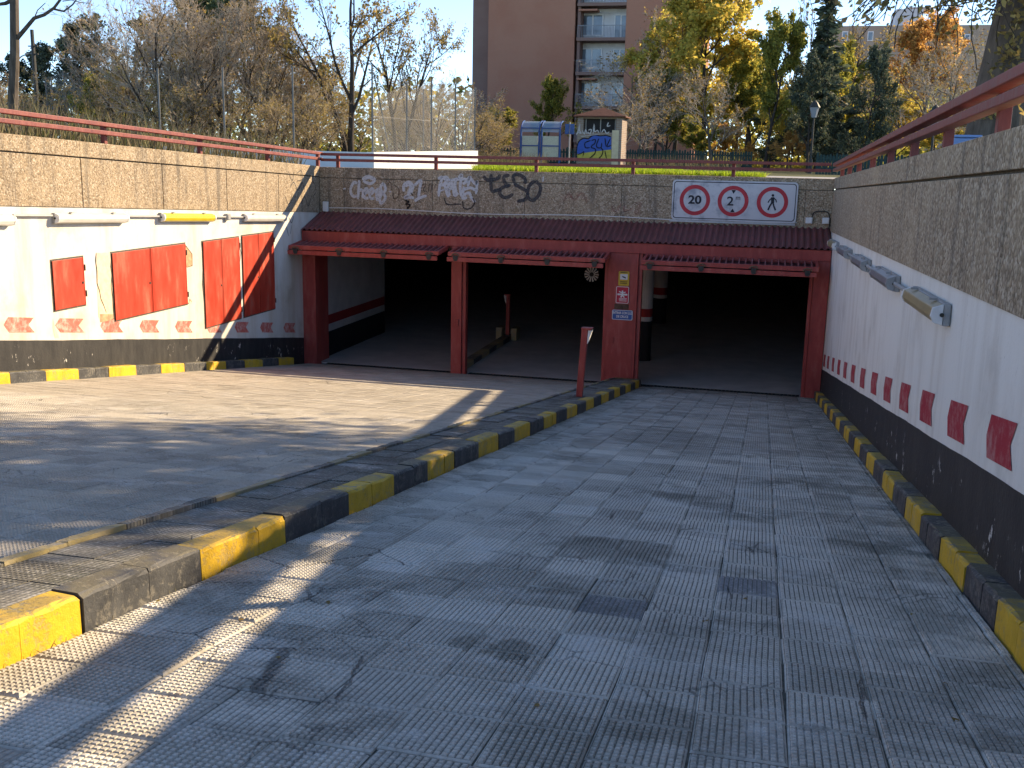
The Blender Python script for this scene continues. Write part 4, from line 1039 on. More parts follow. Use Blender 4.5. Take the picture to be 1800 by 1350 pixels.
for e in (-1, 1): MB().box(*sorted((e * .02, e * .22)), -.06, -.036, zb, zt2).build('panel', 'blue', sgn, bevel=.01)

# ---- kiosk
Y = 45.0; xa, xb, xc = gx(1013, Y), gx(1076, Y), gx(1091, Y); ze_ = px3(1045, 206, Y).z; za = px3(1051, 187, Y).z
K = thing('kiosk', 'small brick kiosk with red hipped roof and blue graffiti', 'kiosk')
def brick_mat(name, c1, c2, mortar, sc, bump=.3):
    n = NT(name, .9, .2); p = n.xyz(n.pos())
    q = n.n.new('ShaderNodeTexBrick'); n.put(q.inputs['Vector'], n.comb(n.math('ADD', p[0], p[1]), p[2], 0)); q.inputs['Scale'].default_value = sc
    q.inputs['Color1'].default_value = c1 + (1,); q.inputs['Color2'].default_value = c2 + (1,); q.inputs['Mortar'].default_value = mortar + (1,)
    q.inputs['Mortar Size'].default_value = .03; q.inputs['Brick Width'].default_value = .25; q.inputs['Row Height'].default_value = .075
    st = n.noise(n.pos(), .35, 5, .6)
    return n.out(n.mix(n.math('MULTIPLY', n.ss(st, .4, .7), .3), q.outputs['Color'], tuple(x * .7 for x in c1)), None, n.bump(q.outputs['Fac'], bump, -.01))
M['kbrick'] = brick_mat('kiosk brick', (.30, .15, .1), (.24, .11, .075), (.3, .26, .22), 1)
M['kroof'] = plain('kiosk roof tiles', (.13, .055, .038), .8, .2, .3, 8, obj=False)
dK = 1.6
MB().box(xa, xc, Y, Y + dK, GROUND - .1, ze_ - .62).build('wall', 'kbrick', K)
MB().box(xa, xa + .25, Y + .003, Y + dK - .003, ze_ - .615, ze_ - .06).build('corner_pier', 'kbrick', K)
MB().box(xc - .25, xc, Y + .003, Y + dK - .003, ze_ - .615, ze_ - .06).build('corner_pier', 'kbrick', K)
MB().box(xa + .02, xc - .02, Y + .02, Y + dK, ze_ - .057, ze_ + .0).build('lintel', 'kbrick', K)
MB().box(xa + .26, xc - .26, Y + .3, Y + .35, ze_ - .61, ze_ - .06).build('window', 'black', K)
for k in range(3): x = xa + .3 + (xc - xa - .64) * k / 2; MB().box(x, x + .04, Y + .25, Y + .29, ze_ - .61, ze_ - .06).build('window_bar', 'grey', K)
e_ = .16
r0 = [(xa - e_, Y - e_, ze_ + .004), (xc + e_, Y - e_, ze_ + .004), (xc + e_, Y + dK + e_, ze_ + .004), (xa - e_, Y + dK + e_, ze_ + .004)]; ap = ((xa + xc) / 2, Y + dK / 2, za)
rm = MB(); rm.v = r0 + [(x, y, z + .05) for x, y, z in r0] + [ap]; rm.f = [(3, 2, 1, 0), (0, 1, 5, 4), (1, 2, 6, 5), (2, 3, 7, 6), (3, 0, 4, 7), (4, 5, 8), (5, 6, 8), (6, 7, 8), (7, 4, 8)]
rm.build('roof', 'kroof', K)
def kz(pts): return [(px3(880 + x / 7.2, 140 + y / 7.2, Y)) for x, y in pts]
def kpoly(pts, lift_, mat, nm): return MB().poly([(p.x, Y - lift_, p.z) for p in kz(pts)]).build(nm, mat, K)
M['g_blue'] = plain('blue graffiti', (.02, .1, .42), .6, .3, .1); M['g_yel'] = plain('yellow graffiti', (.5, .42, .08), .6, .3, .2)
kpoly([(965, 1000), (970, 940), (1180, 910), (1400, 885), (1400, 1000)], .004, 'g_yel', 'graffiti_fill')
kpoly([(968, 940), (965, 850), (990, 780), (1050, 745), (1110, 750), (1140, 720), (1200, 700), (1260, 712), (1320, 705), (1400, 725), (1400, 883), (1180, 908)], .006, 'g_blue', 'graffiti_fill')
k_ = .008
for st, wd, mt in [([(968, 1000), (960, 900), (985, 790), (1050, 742), (1110, 748), (1145, 718), (1200, 700), (1260, 712), (1330, 705), (1400, 725)], .05, 'sp_k'),
               ([(1140, 770), (1070, 800), (1075, 860), (1130, 860)], .05, 'sp_k'), ([(1150, 770), (1200, 760), (1190, 810), (1160, 830), (1150, 860), (1200, 880), (1190, 940), (1120, 1000)], .05, 'sp_k'),
               ([(1245, 745), (1215, 820), (1225, 860), (1270, 860), (1280, 800)], .05, 'sp_k'), ([(1270, 860), (1295, 900), (1280, 960), (1240, 1000)], .05, 'sp_k'), ([(1320, 740), (1335, 850)], .05, 'sp_k'), ([(1390, 745), (1345, 845), (1400, 830)], .05, 'sp_k'), ([(1320, 900), (1340, 1000)], .05, 'sp_k'), ([(975, 950), (1030, 930), (1055, 910), (1040, 970)], .04, 'sp_k'),
               ([(960, 700), (985, 640), (1005, 560), (1000, 640), (1020, 680), (975, 660)], .045, 'sp_w'), ([(1030, 640), (1060, 690), (1075, 630), (1095, 690)], .04, 'sp_w'), ([(1110, 640), (1150, 630), (1130, 690), (1105, 660)], .045, 'sp_w'), ([(1170, 690), (1185, 560), (1190, 660), (1225, 640), (1240, 670)], .045, 'sp_w'), ([(1280, 670), (1310, 630), (1340, 680), (1375, 660)], .045, 'sp_w'), ([(1365, 540), (1350, 590), (1390, 580)], .045, 'sp_w'), ([(1010, 720), (1100, 710), (1260, 690)], .02, 'sp_w')]:
    k_ += .0004; ribbon([(p.x, Y, p.z) for p in kz(smoothp(st, 3))], (0, -1, 0), wd, k_, mt, 'graffiti_stroke', K)
M['sunside'] = plain('cream for sunlit side', (.6, .52, .36), .85, .2, .12, 5, obj=False)
kpoly([(1412, 640), (1500, 640), (1480, 1120), (1400, 1120)], .005, 'sunside', 'sunlit_side_strip')  # sunlight on the kiosk's side, painted on the front as cream

# ---- brick tower block
M['tbrick'] = brick_mat('tower brick', (.48, .15, .095), (.4, .12, .075), (.4, .2, .14), 1, .2)
M['tbrick2'] = brick_mat('tower brick dark', (.24, .11, .09), (.2, .09, .075), (.24, .16, .14), 1, .2)
M['bwhite'] = plain('balcony white render', (.62, .64, .68), .8, .2, .08, 2, obj=False)
M['wframe'] = plain('white window frame', (.75, .77, .8), .5, .4, .05)
M['brail'] = plain('balcony rail', (.2, .22, .25), .5, .4, .1)
n = NT('window glass', .08, .8); n.out(n.ramp(n.noise(n.pos(), .5, 2), [(.4, (.07, .1, .14)), (.6, (.2, .27, .33))])); M['wglass'] = n.m
BT = thing('tower_block', 'tall red-brown brick apartment tower with stacked white balconies', 'building')
Y = 96.0; H = 46
x820, x855, x1004, x1007, x1092, x1167 = [gx(v, Y) for v in (820, 855, 1003, 1007, 1091, 1215)]
MB().box(x820, x855 - .002, Y + 1.6, Y + 16, GROUND - .5, H).build('set_back_wall', 'tbrick2', BT)
MB().box(x855, x1004, Y, Y + 16, GROUND - .5, H).build('wall', 'tbrick', BT)
MB().box(x1004 + .002, x1092 - .002, Y + 1.9, Y + 16, GROUND - .5, H - .01).build('balcony_back_wall', 'bwhite', BT)
MB().box(x1092, x1167, Y - .2, Y + 16, GROUND - .5, H).build('wall', 'tbrick', BT)
zs = px3(1048, 66, Y).z
for k in range(-4, 8):
    z = zs + 2.92 * k
    if z < 1: continue
    MB().box(x1007, x1092 - .02, Y - .15, Y + 1.88, z - .28, z).build('balcony_slab', 'tbrick2', BT)
    rl = MB(); a, b = x1007 + .05, x1092 - .06
    for i in range(34): x = a + (b - a) * i / 33; rl.box(x - .012, x + .012, Y - .12, Y - .09, z, z + .98)
    o = rl.build('balusters', 'brail', BT); o['kind'] = 'stuff'
    MB().box(a, b, Y - .14, Y - .07, z + .985, z + 1.04).build('handrail', 'brail', BT)
    W = b - a
    for (u0, u1, v0, v1) in ((.02, .47, .35, 2.2), (.7, .99, .6 if k % 2 else .1, 2.15)):
        xa_, xb_ = a + W * u0, a + W * u1; f = MB(); yv = Y + 1.78
        for (p0, p1, q0, q1) in ((xa_, xb_, v0, v0 + .09), (xa_, xb_, v1 - .09, v1), (xa_, xa_ + .1, v0 + .091, v1 - .091), (xb_ - .1, xb_, v0 + .091, v1 - .091), ((xa_ + xb_) / 2 - .06, (xa_ + xb_) / 2 + .06, v0 + .091, v1 - .091)):
            f.box(p0, p1, yv, yv + .08, z + q0, z + q1)
        fo = f.build('window', 'wframe', BT)
        for (p0, p1) in ((xa_ + .1, (xa_ + xb_) / 2 - .06), ((xa_ + xb_) / 2 + .06, xb_ - .1)):
            MB().box(p0, p1, yv + .04, yv + .06, z + v0 + .09, z + v1 - .09).build('pane', 'wglass', fo)
    if k % 2 == 0:
        MB().box(x1007 + .1, x1007 + W * .42, Y - .1, Y + 1.2, z + 2.25, z + 2.4).build('awning', 'tbrick', BT)
MB().box(x1007 + .0, x1007 + .25, Y + .2, Y + 1.88, GROUND, H - .02).build('side_screen', 'tbrick2', BT)
# ---- far beige block
M['beige'] = plain('beige facade', (.42, .33, .27), .9, .2, .1, .3, obj=False)
FB = thing('apartment_block', 'pale beige apartment block behind the orange tree', 'building')
Y = 150.0
a, b = gx(1425, Y), gx(1745, Y); zt = px3(1560, 45, Y).z
MB().box(a, b, Y, Y + 14, GROUND, zt).build('wall', 'beige', FB)
c_, d_ = gx(1553, Y), gx(1600, Y); MB().box(c_, d_, Y + 1, Y + 8, zt + .002, px3(1575, 14, Y).z).build('roof_hut', 'bwhite', FB)
MB().box(gx(1573, Y), gx(1612, Y), Y + 2, Y + 6, px3(1575, 14, Y).z + .004, px3(1575, 9, Y).z).build('chimney', 'beige', FB)
for (x, y0, y1) in ((1530, 55, 72), (1530, 90, 108), (1485, 55, 72), (1485, 90, 108), (1680, 60, 78), (1700, 60, 78)):
    p, q = px3(x - 6, y1, Y), px3(x + 6, y0, Y); f = MB().box(p.x, q.x, Y - .06, Y - .01, p.z, q.z).build('window', 'wframe', FB)
    MB().box(p.x + .12, q.x - .12, Y - .08, Y - .062, p.z + .12, q.z - .12).build('pane', 'wglass', f)
# ---- lamp posts, utility pole
M['lglass'] = plain('lantern glass', (.25, .29, .34), .3, .5, .1)
def street_lamp(label, x, ytop, Y):
    X = gx(x, Y); zt = px3(x, ytop, Y).z - GROUND
    t = thing('street_lamp', label, 'street lamp', 'park lanterns', (X, Y, GROUND))
    MB().tube([(0, 0, 0), (0, 0, .6), (0, 0, .62), (0, 0, zt - .75)], [.09, .08, .05, .035], 8).build('post', 'dark', t)
    b = MB(); k = 6
    for (r, z) in ((.1, zt - .72), (.2, zt - .3)):
        b.v += [(r * math.cos(2*math.pi*i/k), r * math.sin(2*math.pi*i/k), z) for i in range(k)]
    for i in range(k): j = (i+1) % k; b.f.append((i, j, k + j, k + i))
    b.build('lantern', 'lglass', t)
    MB().tube([(0, 0, zt - .295), (0, 0, zt - .1), (0, 0, zt)], [.24, .12, .02], 8).build('cap', 'dark', t)
street_lamp('park lantern in front of the dark evergreen', 1425, 176, 48)
street_lamp('park lantern rising behind the large right railing', 1636, 184, 40)
up_ = thing('utility_pole', 'dark wooden utility pole with small crossarms', 'pole', loc=(gx(72, 44), 44, GROUND))
zp = px3(68, 52, 44).z - GROUND
MB().tube([(0, 0, 0), (0, 0, zp)], [.12, .08], 8).build('pole', 'dark', up_)
for z in (zp - .75, zp - 1.1): MB().box(-.25, .25, -.03, .03, z, z + .05).build('crossarm', 'dark', up_)
ol = thing('street_lamp', 'slim curved street light beside the utility pole', 'street lamp', loc=(gx(40, 46), 46, GROUND))
zl = px3(40, 95, 46).z - GROUND
MB().tube(smoothp([(0, 0, 0), (0, 0, zl * .72), (.05, 0, zl * .88), (.3, 0, zl * .97), (.75, 0, zl)], 5), .035, 6).build('curved_post', 'steel', ol)
MB().box(.6, 1.0, -.06, .06, zl - .02, zl + .04).build('lamp_head', 'grey', ol)
bb = thing('parcel_box', 'small pale blue box behind the post of the large railing', 'box', loc=(2.05, 9.75, GROUND + .026 * 12.2))
M['pblue'] = plain('pale blue plastic', (.2, .36, .62), .5, .3, .1)
bb.location = px3(1698, 262, 10.5); bb.location.z -= .12
MB().prism([(-.1, 0, -.3), (.09, 0, -.3), (.115, 0, .22), (-.115, 0, .22)], (0, .16, 0)).build('shell', 'pblue', bb, bevel=.01); MB().box(-.125, .125, -.015, .175, .222, .245).build('lid', 'pblue', bb, bevel=.006)
MB().box(-.14, -.118, 0, .16, -.3, .22).build('side_flap', 'dark', bb)

# ================================================================== TREES
def leaf_mat(name, cols, tr=.45):
    n = NT(name, .65, .25); c = n.ramp(n.island(), cols); n.out(c); return leafify(n, c, tr)
M['lf_yel'] = leaf_mat('yellow leaves', [(0, (.3, .3, .07)), (.35, (.52, .44, .1)), (.7, (.72, .56, .13)), (1, (.64, .42, .1))], .62)
M['lf_olive'] = leaf_mat('olive leaves', [(0, (.12, .14, .03)), (.45, (.27, .28, .07)), (.8, (.45, .38, .07)), (1, (.55, .4, .07))], .6)
M['lf_org'] = leaf_mat('orange leaves', [(0, (.4, .2, .06)), (.5, (.62, .36, .12)), (1, (.72, .46, .16))], .62)
M['lf_brn'] = leaf_mat('dry brown leaves', [(0, (.13, .075, .035)), (.45, (.25, .16, .06)), (.8, (.36, .25, .08)), (1, (.42, .3, .06))], .4)
M['lf_mix'] = leaf_mat('fading leaves', [(0, (.16, .13, .05)), (.4, (.32, .235, .08)), (.75, (.45, .34, .12)), (1, (.3, .2, .1))], .5)
M['lf_dark'] = leaf_mat('dark evergreen sprays', [(0, (.04, .06, .05)), (.6, (.08, .11, .075)), (1, (.17, .18, .09))], .3)  # greens lightened so that haze is part of the leaf colour
M['lf_pine'] = leaf_mat('pine needle sprays', [(0, (.04, .06, .025)), (.6, (.08, .11, .045)), (1, (.14, .16, .07))], .2)
def bark(name, c):
    n = NT(name, .9, .15); p = n.obj(); f = n.noise(n.mul(p, (6, 6, 1.2)), 3, 5, .65)
    return n.out(n.ramp(f, [(.3, tuple(x * .6 for x in c)), (.7, tuple(x * 1.35 for x in c))]), None, n.bump(f, .6, .02))
M['bk_dark'] = bark('dark bark', (.055, .045, .038)); M['bk_grey'] = bark('grey twigs', (.42, .38, .33)); M['bk_brown'] = bark('brown twigs', (.42, .345, .27)); M['bk_mid'] = bark('bark', (.11, .09, .072))

def tubes(seg):
    """seg: list of (p0,p1,r0,r1) -> verts, quads; three-sided"""
    P0 = np.array([s[0] for s in seg]); P1 = np.array([s[1] for s in seg]); r0 = np.array([s[2] for s in seg]); r1 = np.array([s[3] for s in seg])
    d = P1 - P0; d /= np.maximum(np.linalg.norm(d, axis=1, keepdims=True), 1e-6)
    ref = np.where(np.abs(d[:, 2:3]) > .9, np.array([[1., 0, 0]]), np.array([[0, 0, 1.]]))
    u = np.cross(d, ref); u /= np.linalg.norm(u, axis=1, keepdims=True); v = np.cross(d, u)
    return P0, P1, r0, r1, u, v
def tube_mesh(name, seg, k):
    P0, P1, r0, r1, u, v = tubes(seg); N = len(seg); V = np.zeros((N, 2 * k, 3)); Fc = []
    for j in range(k):
        a = 2 * np.pi * j / k; o = u * np.cos(a) + v * np.sin(a)
        V[:, j] = P0 + o * r0[:, None]; V[:, k + j] = P1 + o * r1[:, None]
    b = np.arange(N)[:, None] * 2 * k
    Fc = np.concatenate([b + np.array([[j, (j+1) % k, k + (j+1) % k, k + j]]) for j in range(k)])
    return mesh_np(name, V.reshape(-1, 3), Fc)
def leaf_mesh(name, C, size, aspect=1.6, dirs=None, rng=NR):
    N = len(C); a = rng.normal(size=(N, 3)); 
    if dirs is not None: a = dirs + a * .35
    a /= np.linalg.norm(a, axis=1, keepdims=True); b = np.cross(a, rng.normal(size=(N, 3))); b /= np.linalg.norm(b, axis=1, keepdims=True)
    s = size * rng.uniform(.6, 1.3, N)[:, None]
    c = np.cross(a, b) * s * .12
    V = np.stack([C - a * s * .5 * aspect, C + b * s * .42 + c, C + a * s * .5 * aspect, C - b * s * .42 + c], 1).reshape(-1, 3)
    return mesh_np(name, V, np.arange(4 * N).reshape(N, 4))
def grow(rng, H, p):
    segs = {0: [], 1: []}; tips = []
    st = [(np.zeros(3), np.array([p.get('lean', 0), p.get('leany', 0), 1.]), H * p['trunk'], H * p['r'], 0)]
    for _ in range(p.get('stems', 1) - 1):
        a = rng.uniform(0, 2 * np.pi); st.append((np.array([np.cos(a), np.sin(a), 0]) * .02 * H, np.array([np.cos(a) * .4, np.sin(a) * .4, 1.]), H * p['trunk'] * rng.uniform(.8, 1), H * p['r'] * .75, 0))
    ml = p['levels']
    while st:
        pos, d, L, r, lv = st.pop(); d = d / np.linalg.norm(d)
        n = (7, 5, 4, 3, 2)[lv]; step = L / n; pts = [pos]; ds = [d]
        for i in range(n):
            d = d + rng.normal(0, p['jit'] * (1 if lv else .45), 3); d[2] += p['up'] * (1 if lv else .2); d /= np.linalg.norm(d)
            q = pos + d * step; ra = r * (1 - .75 * i / n); rb = r * (1 - .75 * (i + 1) / n)
            segs[0 if lv <= 1 else 1].append((pos, q, ra, rb)); pos = q; pts.append(q); ds.append(d)
        if lv >= ml - 1: tips += pts[1:]
        if lv < ml:
            nc = p['nch'][lv]
            for c in range(nc):
                f = p['start'][lv] + (1 - p['start'][lv]) * (c + rng.uniform(.1, .9)) / nc; i = min(int(f * n), n - 1); fr = f * n - i
                bp = pts[i] * (1 - fr) + pts[i+1] * fr; bd = ds[i]
                ax = np.cross(bd, rng.normal(size=3)); ax /= np.linalg.norm(ax)
                an = p['ang'] * rng.uniform(.6, 1.3); nd = bd * np.cos(an) + ax * np.sin(an)
                st.append((bp, nd, L * p['lr'][lv] * rng.uniform(.6, 1.15) * (1.15 - .5 * f), max(r * (1 - .7 * f) * .6, .0115), lv + 1))
    return segs, np.array(tips)
PRO = {}
BASE = dict(trunk=.55, r=.016, levels=4, jit=.14, up=.06, nch=(9, 6, 5, 4), start=(.3, .25, .2, .15), lr=(.55, .55, .5, .5), ang=.75)
KINDS = {
    'bare': dict(BASE, nch=(11, 8, 6, 5), start=(.22, .2, .2, .1), lr=(.6, .6, .55, .5), leafn=1100, leaf='lf_brn', ls=.013, twig='bk_grey', bark='bk_mid'),
    'barebrown': dict(BASE, nch=(10, 8, 6, 6), trunk=.45, start=(.12, .2, .2, .15), lr=(.7, .6, .55, .5), stems=3, leafn=1500, leaf='lf_brn', ls=.012, twig='bk_brown', bark='bk_dark', ang=.6),
    'brownbush': dict(BASE, trunk=.45, stems=4, start=(.08, .15, .2, .1), lr=(.7, .55, .5, .5), leafn=4200, leaf='lf_mix', ls=.012, twig='bk_brown', bark='bk_dark'),
    'fading': dict(BASE, trunk=.6, stems=2, nch=(8, 6, 5, 3), start=(.25, .25, .2, .15), leafn=2600, leaf='lf_mix', ls=.013, twig='bk_mid', bark='bk_dark', ang=.6, r=.02),
    'yellow': dict(BASE, nch=(11, 7, 5, 3), start=(.25, .2, .2, .1), leafn=17000, leaf='lf_yel', ls=.0155, twig='bk_mid', bark='bk_dark'),
    'olive': dict(BASE, nch=(11, 7, 5, 3), start=(.25, .2, .2, .1), leafn=15000, leaf='lf_olive', ls=.0155, twig='bk_mid', bark='bk_dark', ang=.6),
    'orange': dict(BASE, nch=(11, 7, 5, 3), start=(.15, .2, .2, .1), leafn=17000, leaf='lf_org', ls=.0145, twig='bk_brown', bark='bk_dark'),
    'pine': dict(BASE, nch=(12, 7, 5, 2), start=(.4, .2, .2, .1), leafn=15000, leaf='lf_pine', ls=.022, twig='bk_dark', bark='bk_dark'),
    'darkever': dict(BASE, trunk=.7, nch=(16, 7, 5, 3), start=(.08, .2, .2, .1), lr=(.42, .55, .5, .5), leafn=15000, leaf='lf_dark', ls=.016, twig='bk_dark', bark='bk_dark'),
    'spire': dict(BASE, trunk=.9, nch=(14, 5, 2, 1), start=(.25, .2, .2, .1), lr=(.35, .4, .4, .4), ang=.35, up=.2, leafn=60, leaf='lf_brn', ls=.012, twig='bk_mid', bark='bk_mid', r=.008),
}
def proto(kind, seed):
    if (kind, seed) in PRO: return PRO[kind, seed]
    p = KINDS[kind]; rng = np.random.default_rng(seed * 97 + len(kind)); H = 10.0
    s, tips = grow(rng, H, p)
    mx = np.percentile(tips[:, 2], 99); sc = H / mx
    for k in s: s[k] = [(a * sc, b * sc, r0, r1) for a, b, r0, r1 in s[k]]
    tips = tips * sc
    tr = tube_mesh('trunk', s[0], 6); tr.materials.append(M[p['bark']])
    tw = tube_mesh('crown', s[1], 3); tw.materials.append(M[p['twig']])
    C = tips[rng.integers(0, len(tips), p['leafn'])] + rng.normal(0, .13, (p['leafn'], 3))
    lf = leaf_mesh('foliage', C, p['ls'] * H, 1.5, rng=rng); lf.materials.append(M[p['leaf']])
    PRO[kind, seed] = (tr, tw, lf); return PRO[kind, seed]
def tree(label, kind, seed, x, ytop, Y, wide=1.0, rot=0, name='tree', group=None, X=None, H=None, gz=None, lean=0):
    if X is None: X = gx(x, Y)
    g = GROUND if gz is None else gz
    if H is None: H = float(onY(x, ytop, Y)[2]) - g
    t = thing(name, label, 'tree', group, (X, Y, g - .05)); t.rotation_euler = (0, lean, rot)
    k = H / 10; t.scale = (k * wide, k * wide, k)
    for nm, me in zip(('trunk', 'crown', 'foliage'), proto(kind, seed)): link(nm, me, t)
    return t
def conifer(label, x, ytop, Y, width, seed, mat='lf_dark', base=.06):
    rng = np.random.default_rng(seed); g = GROUND; H = float(onY(x, ytop, Y)[2]) - g
    t = thing('conifer', label, 'tree', 'dark conifers', (gx(x, Y), Y, g))
    seg = [(np.array([0, 0, H * i / 8]), np.array([0, 0, H * (i + 1) / 8]), .02 * H * (1 - i / 9), .02 * H * (1 - (i + 1) / 9)) for i in range(8)]
    C = []; D = []; z = base * H
    while z < H * .98:
        f = 1 - z / H
        for _ in range(6):
            a = rng.uniform(0, 2 * np.pi); L = width * (f ** .75) * rng.uniform(.45, 1.15) + .1; dr = np.array([np.cos(a), np.sin(a), rng.uniform(-.15, .3)])
            p0 = np.array([0, 0, z + rng.uniform(0, .05) * H]); p1 = p0 + dr * L; seg.append((p0, p1, .004 * H, .001 * H))
            m_ = max(4, int(L * 26))
            for s_ in rng.uniform(.15, 1.05, m_): C.append(p0 + dr * L * s_ + rng.normal(0, .09 + .1 * L * .3, 3)); D.append(dr + np.array([0, 0, -.2]))
        z += H * .035
    tr = tube_mesh('trunk', seg, 5); tr.materials.append(M['bk_dark']); link('trunk', tr, t)
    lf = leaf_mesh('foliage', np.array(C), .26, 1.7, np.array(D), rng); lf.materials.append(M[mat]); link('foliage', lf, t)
    return t
GL_ = 'bare and brown trees beyond the left railing'; GR_ = 'autumn trees in the park beyond the front wall'
# left side
tree('pine with rounded grey-green crown above the brown trees', 'pine', 1, 400, -30, 62, 1.15, 0, 'pine_tree')
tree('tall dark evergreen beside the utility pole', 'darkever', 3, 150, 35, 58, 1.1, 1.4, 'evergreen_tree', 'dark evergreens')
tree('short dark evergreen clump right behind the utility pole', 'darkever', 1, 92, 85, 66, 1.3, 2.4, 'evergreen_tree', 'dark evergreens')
tree('brown leaved bush-like tree standing farthest along the left railing', 'brownbush', 2, 50, 160, 36, 1.2, .4, 'tree', GL_)
tree('brown and olive bushy tree in front of the tall dark evergreen', 'brownbush', 3, 215, 85, 33, .95, 1.2, 'tree', GL_)
tree('bare brown tree with thin upright twigs', 'barebrown', 1, 285, -60, 31, .95, .3, 'tree', GL_)
tree('dense twiggy brown tree left of the multi-stemmed tree', 'barebrown', 2, 395, -20, 33, 1.0, 2.0, 'tree', GL_)
tree('tangled bare tree with sparse dry leaves near the fence post', 'barebrown', 3, 475, 10, 34, .9, 4.0, 'tree', GL_)
tree('low brown and yellow thicket behind the fence', 'brownbush', 4, 330, 120, 31, 1.25, .9, 'tree', GL_)
tree('low yellowish thicket around the multi-stemmed trunk', 'brownbush', 5, 540, 140, 32, 1.2, 2.9, 'tree', GL_)
tree('multi-stemmed dark tree with scattered yellow leaves against the sky', 'fading', 1, 618, -110, 34, .85, .7, 'tree', GL_)
tree('leaning tree with fading leaves next to the brick tower', 'fading', 2, 700, -25, 38, .8, 2.5, 'tree', GL_, lean=.22)
tree('small bare brown tree behind the wire mesh fence', 'barebrown', 4, 768, 130, 44, 1.0, .2, 'tree', GL_)
tree('low bare shrub tree below the tower corner', 'bare', 5, 850, 150, 62, 1.1, 1.9, 'tree', GL_)
# right side
tree('small green and yellow tree in front of the tower wall', 'olive', 1, 962, 135, 76, .9, 0, 'tree', GR_)
tree('bare grey tree in front of the balconies', 'bare', 1, 1095, 95, 66, 1.25, .5, 'tree', GR_)
tree('tall thin bare tree rising beside the yellow tree', 'bare', 2, 1135, 20, 80, .8, 2.2, 'tree', GR_)
tree('large bright yellow tree beside the brick tower', 'yellow', 1, 1232, -40, 74, 1.2, 0, 'tree', GR_)
tree('bare pale tree with clear trunk in front of the yellow tree', 'bare', 3, 1252, 120, 50, 1.15, 1.3, 'tree', GR_)
tree('olive tree with leaning dark trunk', 'olive', 2, 1345, 20, 62, .8, .6, 'tree', GR_, lean=.06)
tree('yellow-olive tree behind the dark evergreen', 'olive', 3, 1465, 75, 70, .85, 3.0, 'tree', GR_)
conifer('tall dark spruce with pointed top beside the beige block', 1437, -25, 64, 1.7, 11)
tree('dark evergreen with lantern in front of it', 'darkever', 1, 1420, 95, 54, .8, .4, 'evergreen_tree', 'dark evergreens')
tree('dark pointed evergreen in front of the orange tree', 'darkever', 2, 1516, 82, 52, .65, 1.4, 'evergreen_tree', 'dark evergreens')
tree('large orange leaved tree covering the beige block', 'orange', 1, 1610, 30, 84, 1.0, 0, 'tree', GR_)
tree('grey bare tree in front of the orange tree', 'bare', 4, 1655, 60, 46, 1.05, .3, 'tree', GR_)
tree('tangled bare tree beside the ivy-clad trunk', 'bare', 2, 1722, 75, 50, 1.0, 4.0, 'tree', GR_)
tree('low yellow tree behind the large railing', 'yellow', 2, 1572, 150, 60, 1.1, 1.0, 'tree', GR_)
tree('small yellow tree between leaning trunk and dark evergreen', 'yellow', 3, 1385, 150, 68, .8, 2.0, 'tree', GR_)
tree('low green and yellow tree behind the pale bare tree', 'olive', 4, 1225, 205, 66, 1.5, .3, 'tree', GR_)
tree('small orange shrub tree by the picket fence', 'orange', 2, 1285, 215, 66, 1.3, .3, 'tree', GR_)
tree('small red-orange shrub tree under the dark evergreens', 'orange', 3, 1392, 225, 62, 1.2, 2.3, 'tree', GR_)
tree('dim olive tree behind the kiosk fence', 'olive', 1, 1170, 150, 84, 1.3, 3.3, 'tree', GR_)
tree('yellow tree far behind the large railing', 'yellow', 1, 1690, 170, 72, 1.2, 2.3, 'tree', GR_)
tree('orange tree at the far end behind the ivy-clad trunk', 'orange', 2, 1770, 110, 72, 1.2, 1.3, 'tree', GR_)
for i, (x, yt) in enumerate(((1386, -30), (1404, -40), (1415, -25), (1371, -5), (1492, 0), (1482, -10))):
    tree('slender bare poplar spire above the evergreens', 'spire', 1 + i % 3, x, yt, 105, .8, i * 1.3, 'poplar_tree', 'bare poplar spires')
for i, (x, yt, Y, kd) in enumerate(((30, 150, 70, 'brownbush'), (250, 120, 60, 'barebrown'), (560, 120, 60, 'barebrown'), (680, 150, 62, 'brownbush'), (1560, 120, 95, 'olive'), (1310, 90, 92, 'yellow'))):
    tree(['brown tree far behind the utility pole', 'brown twiggy tree deep behind the low thicket', 'brown twiggy tree deep behind the multi-stemmed tree', 'brown leafy tree deep behind the court fence', 'dim olive tree far behind the dark evergreens', 'yellow tree far behind the leaning trunk'][i], kd, 2 + i % 2, x, yt, Y, 1.3, i, 'tree', 'trees deep in the park')
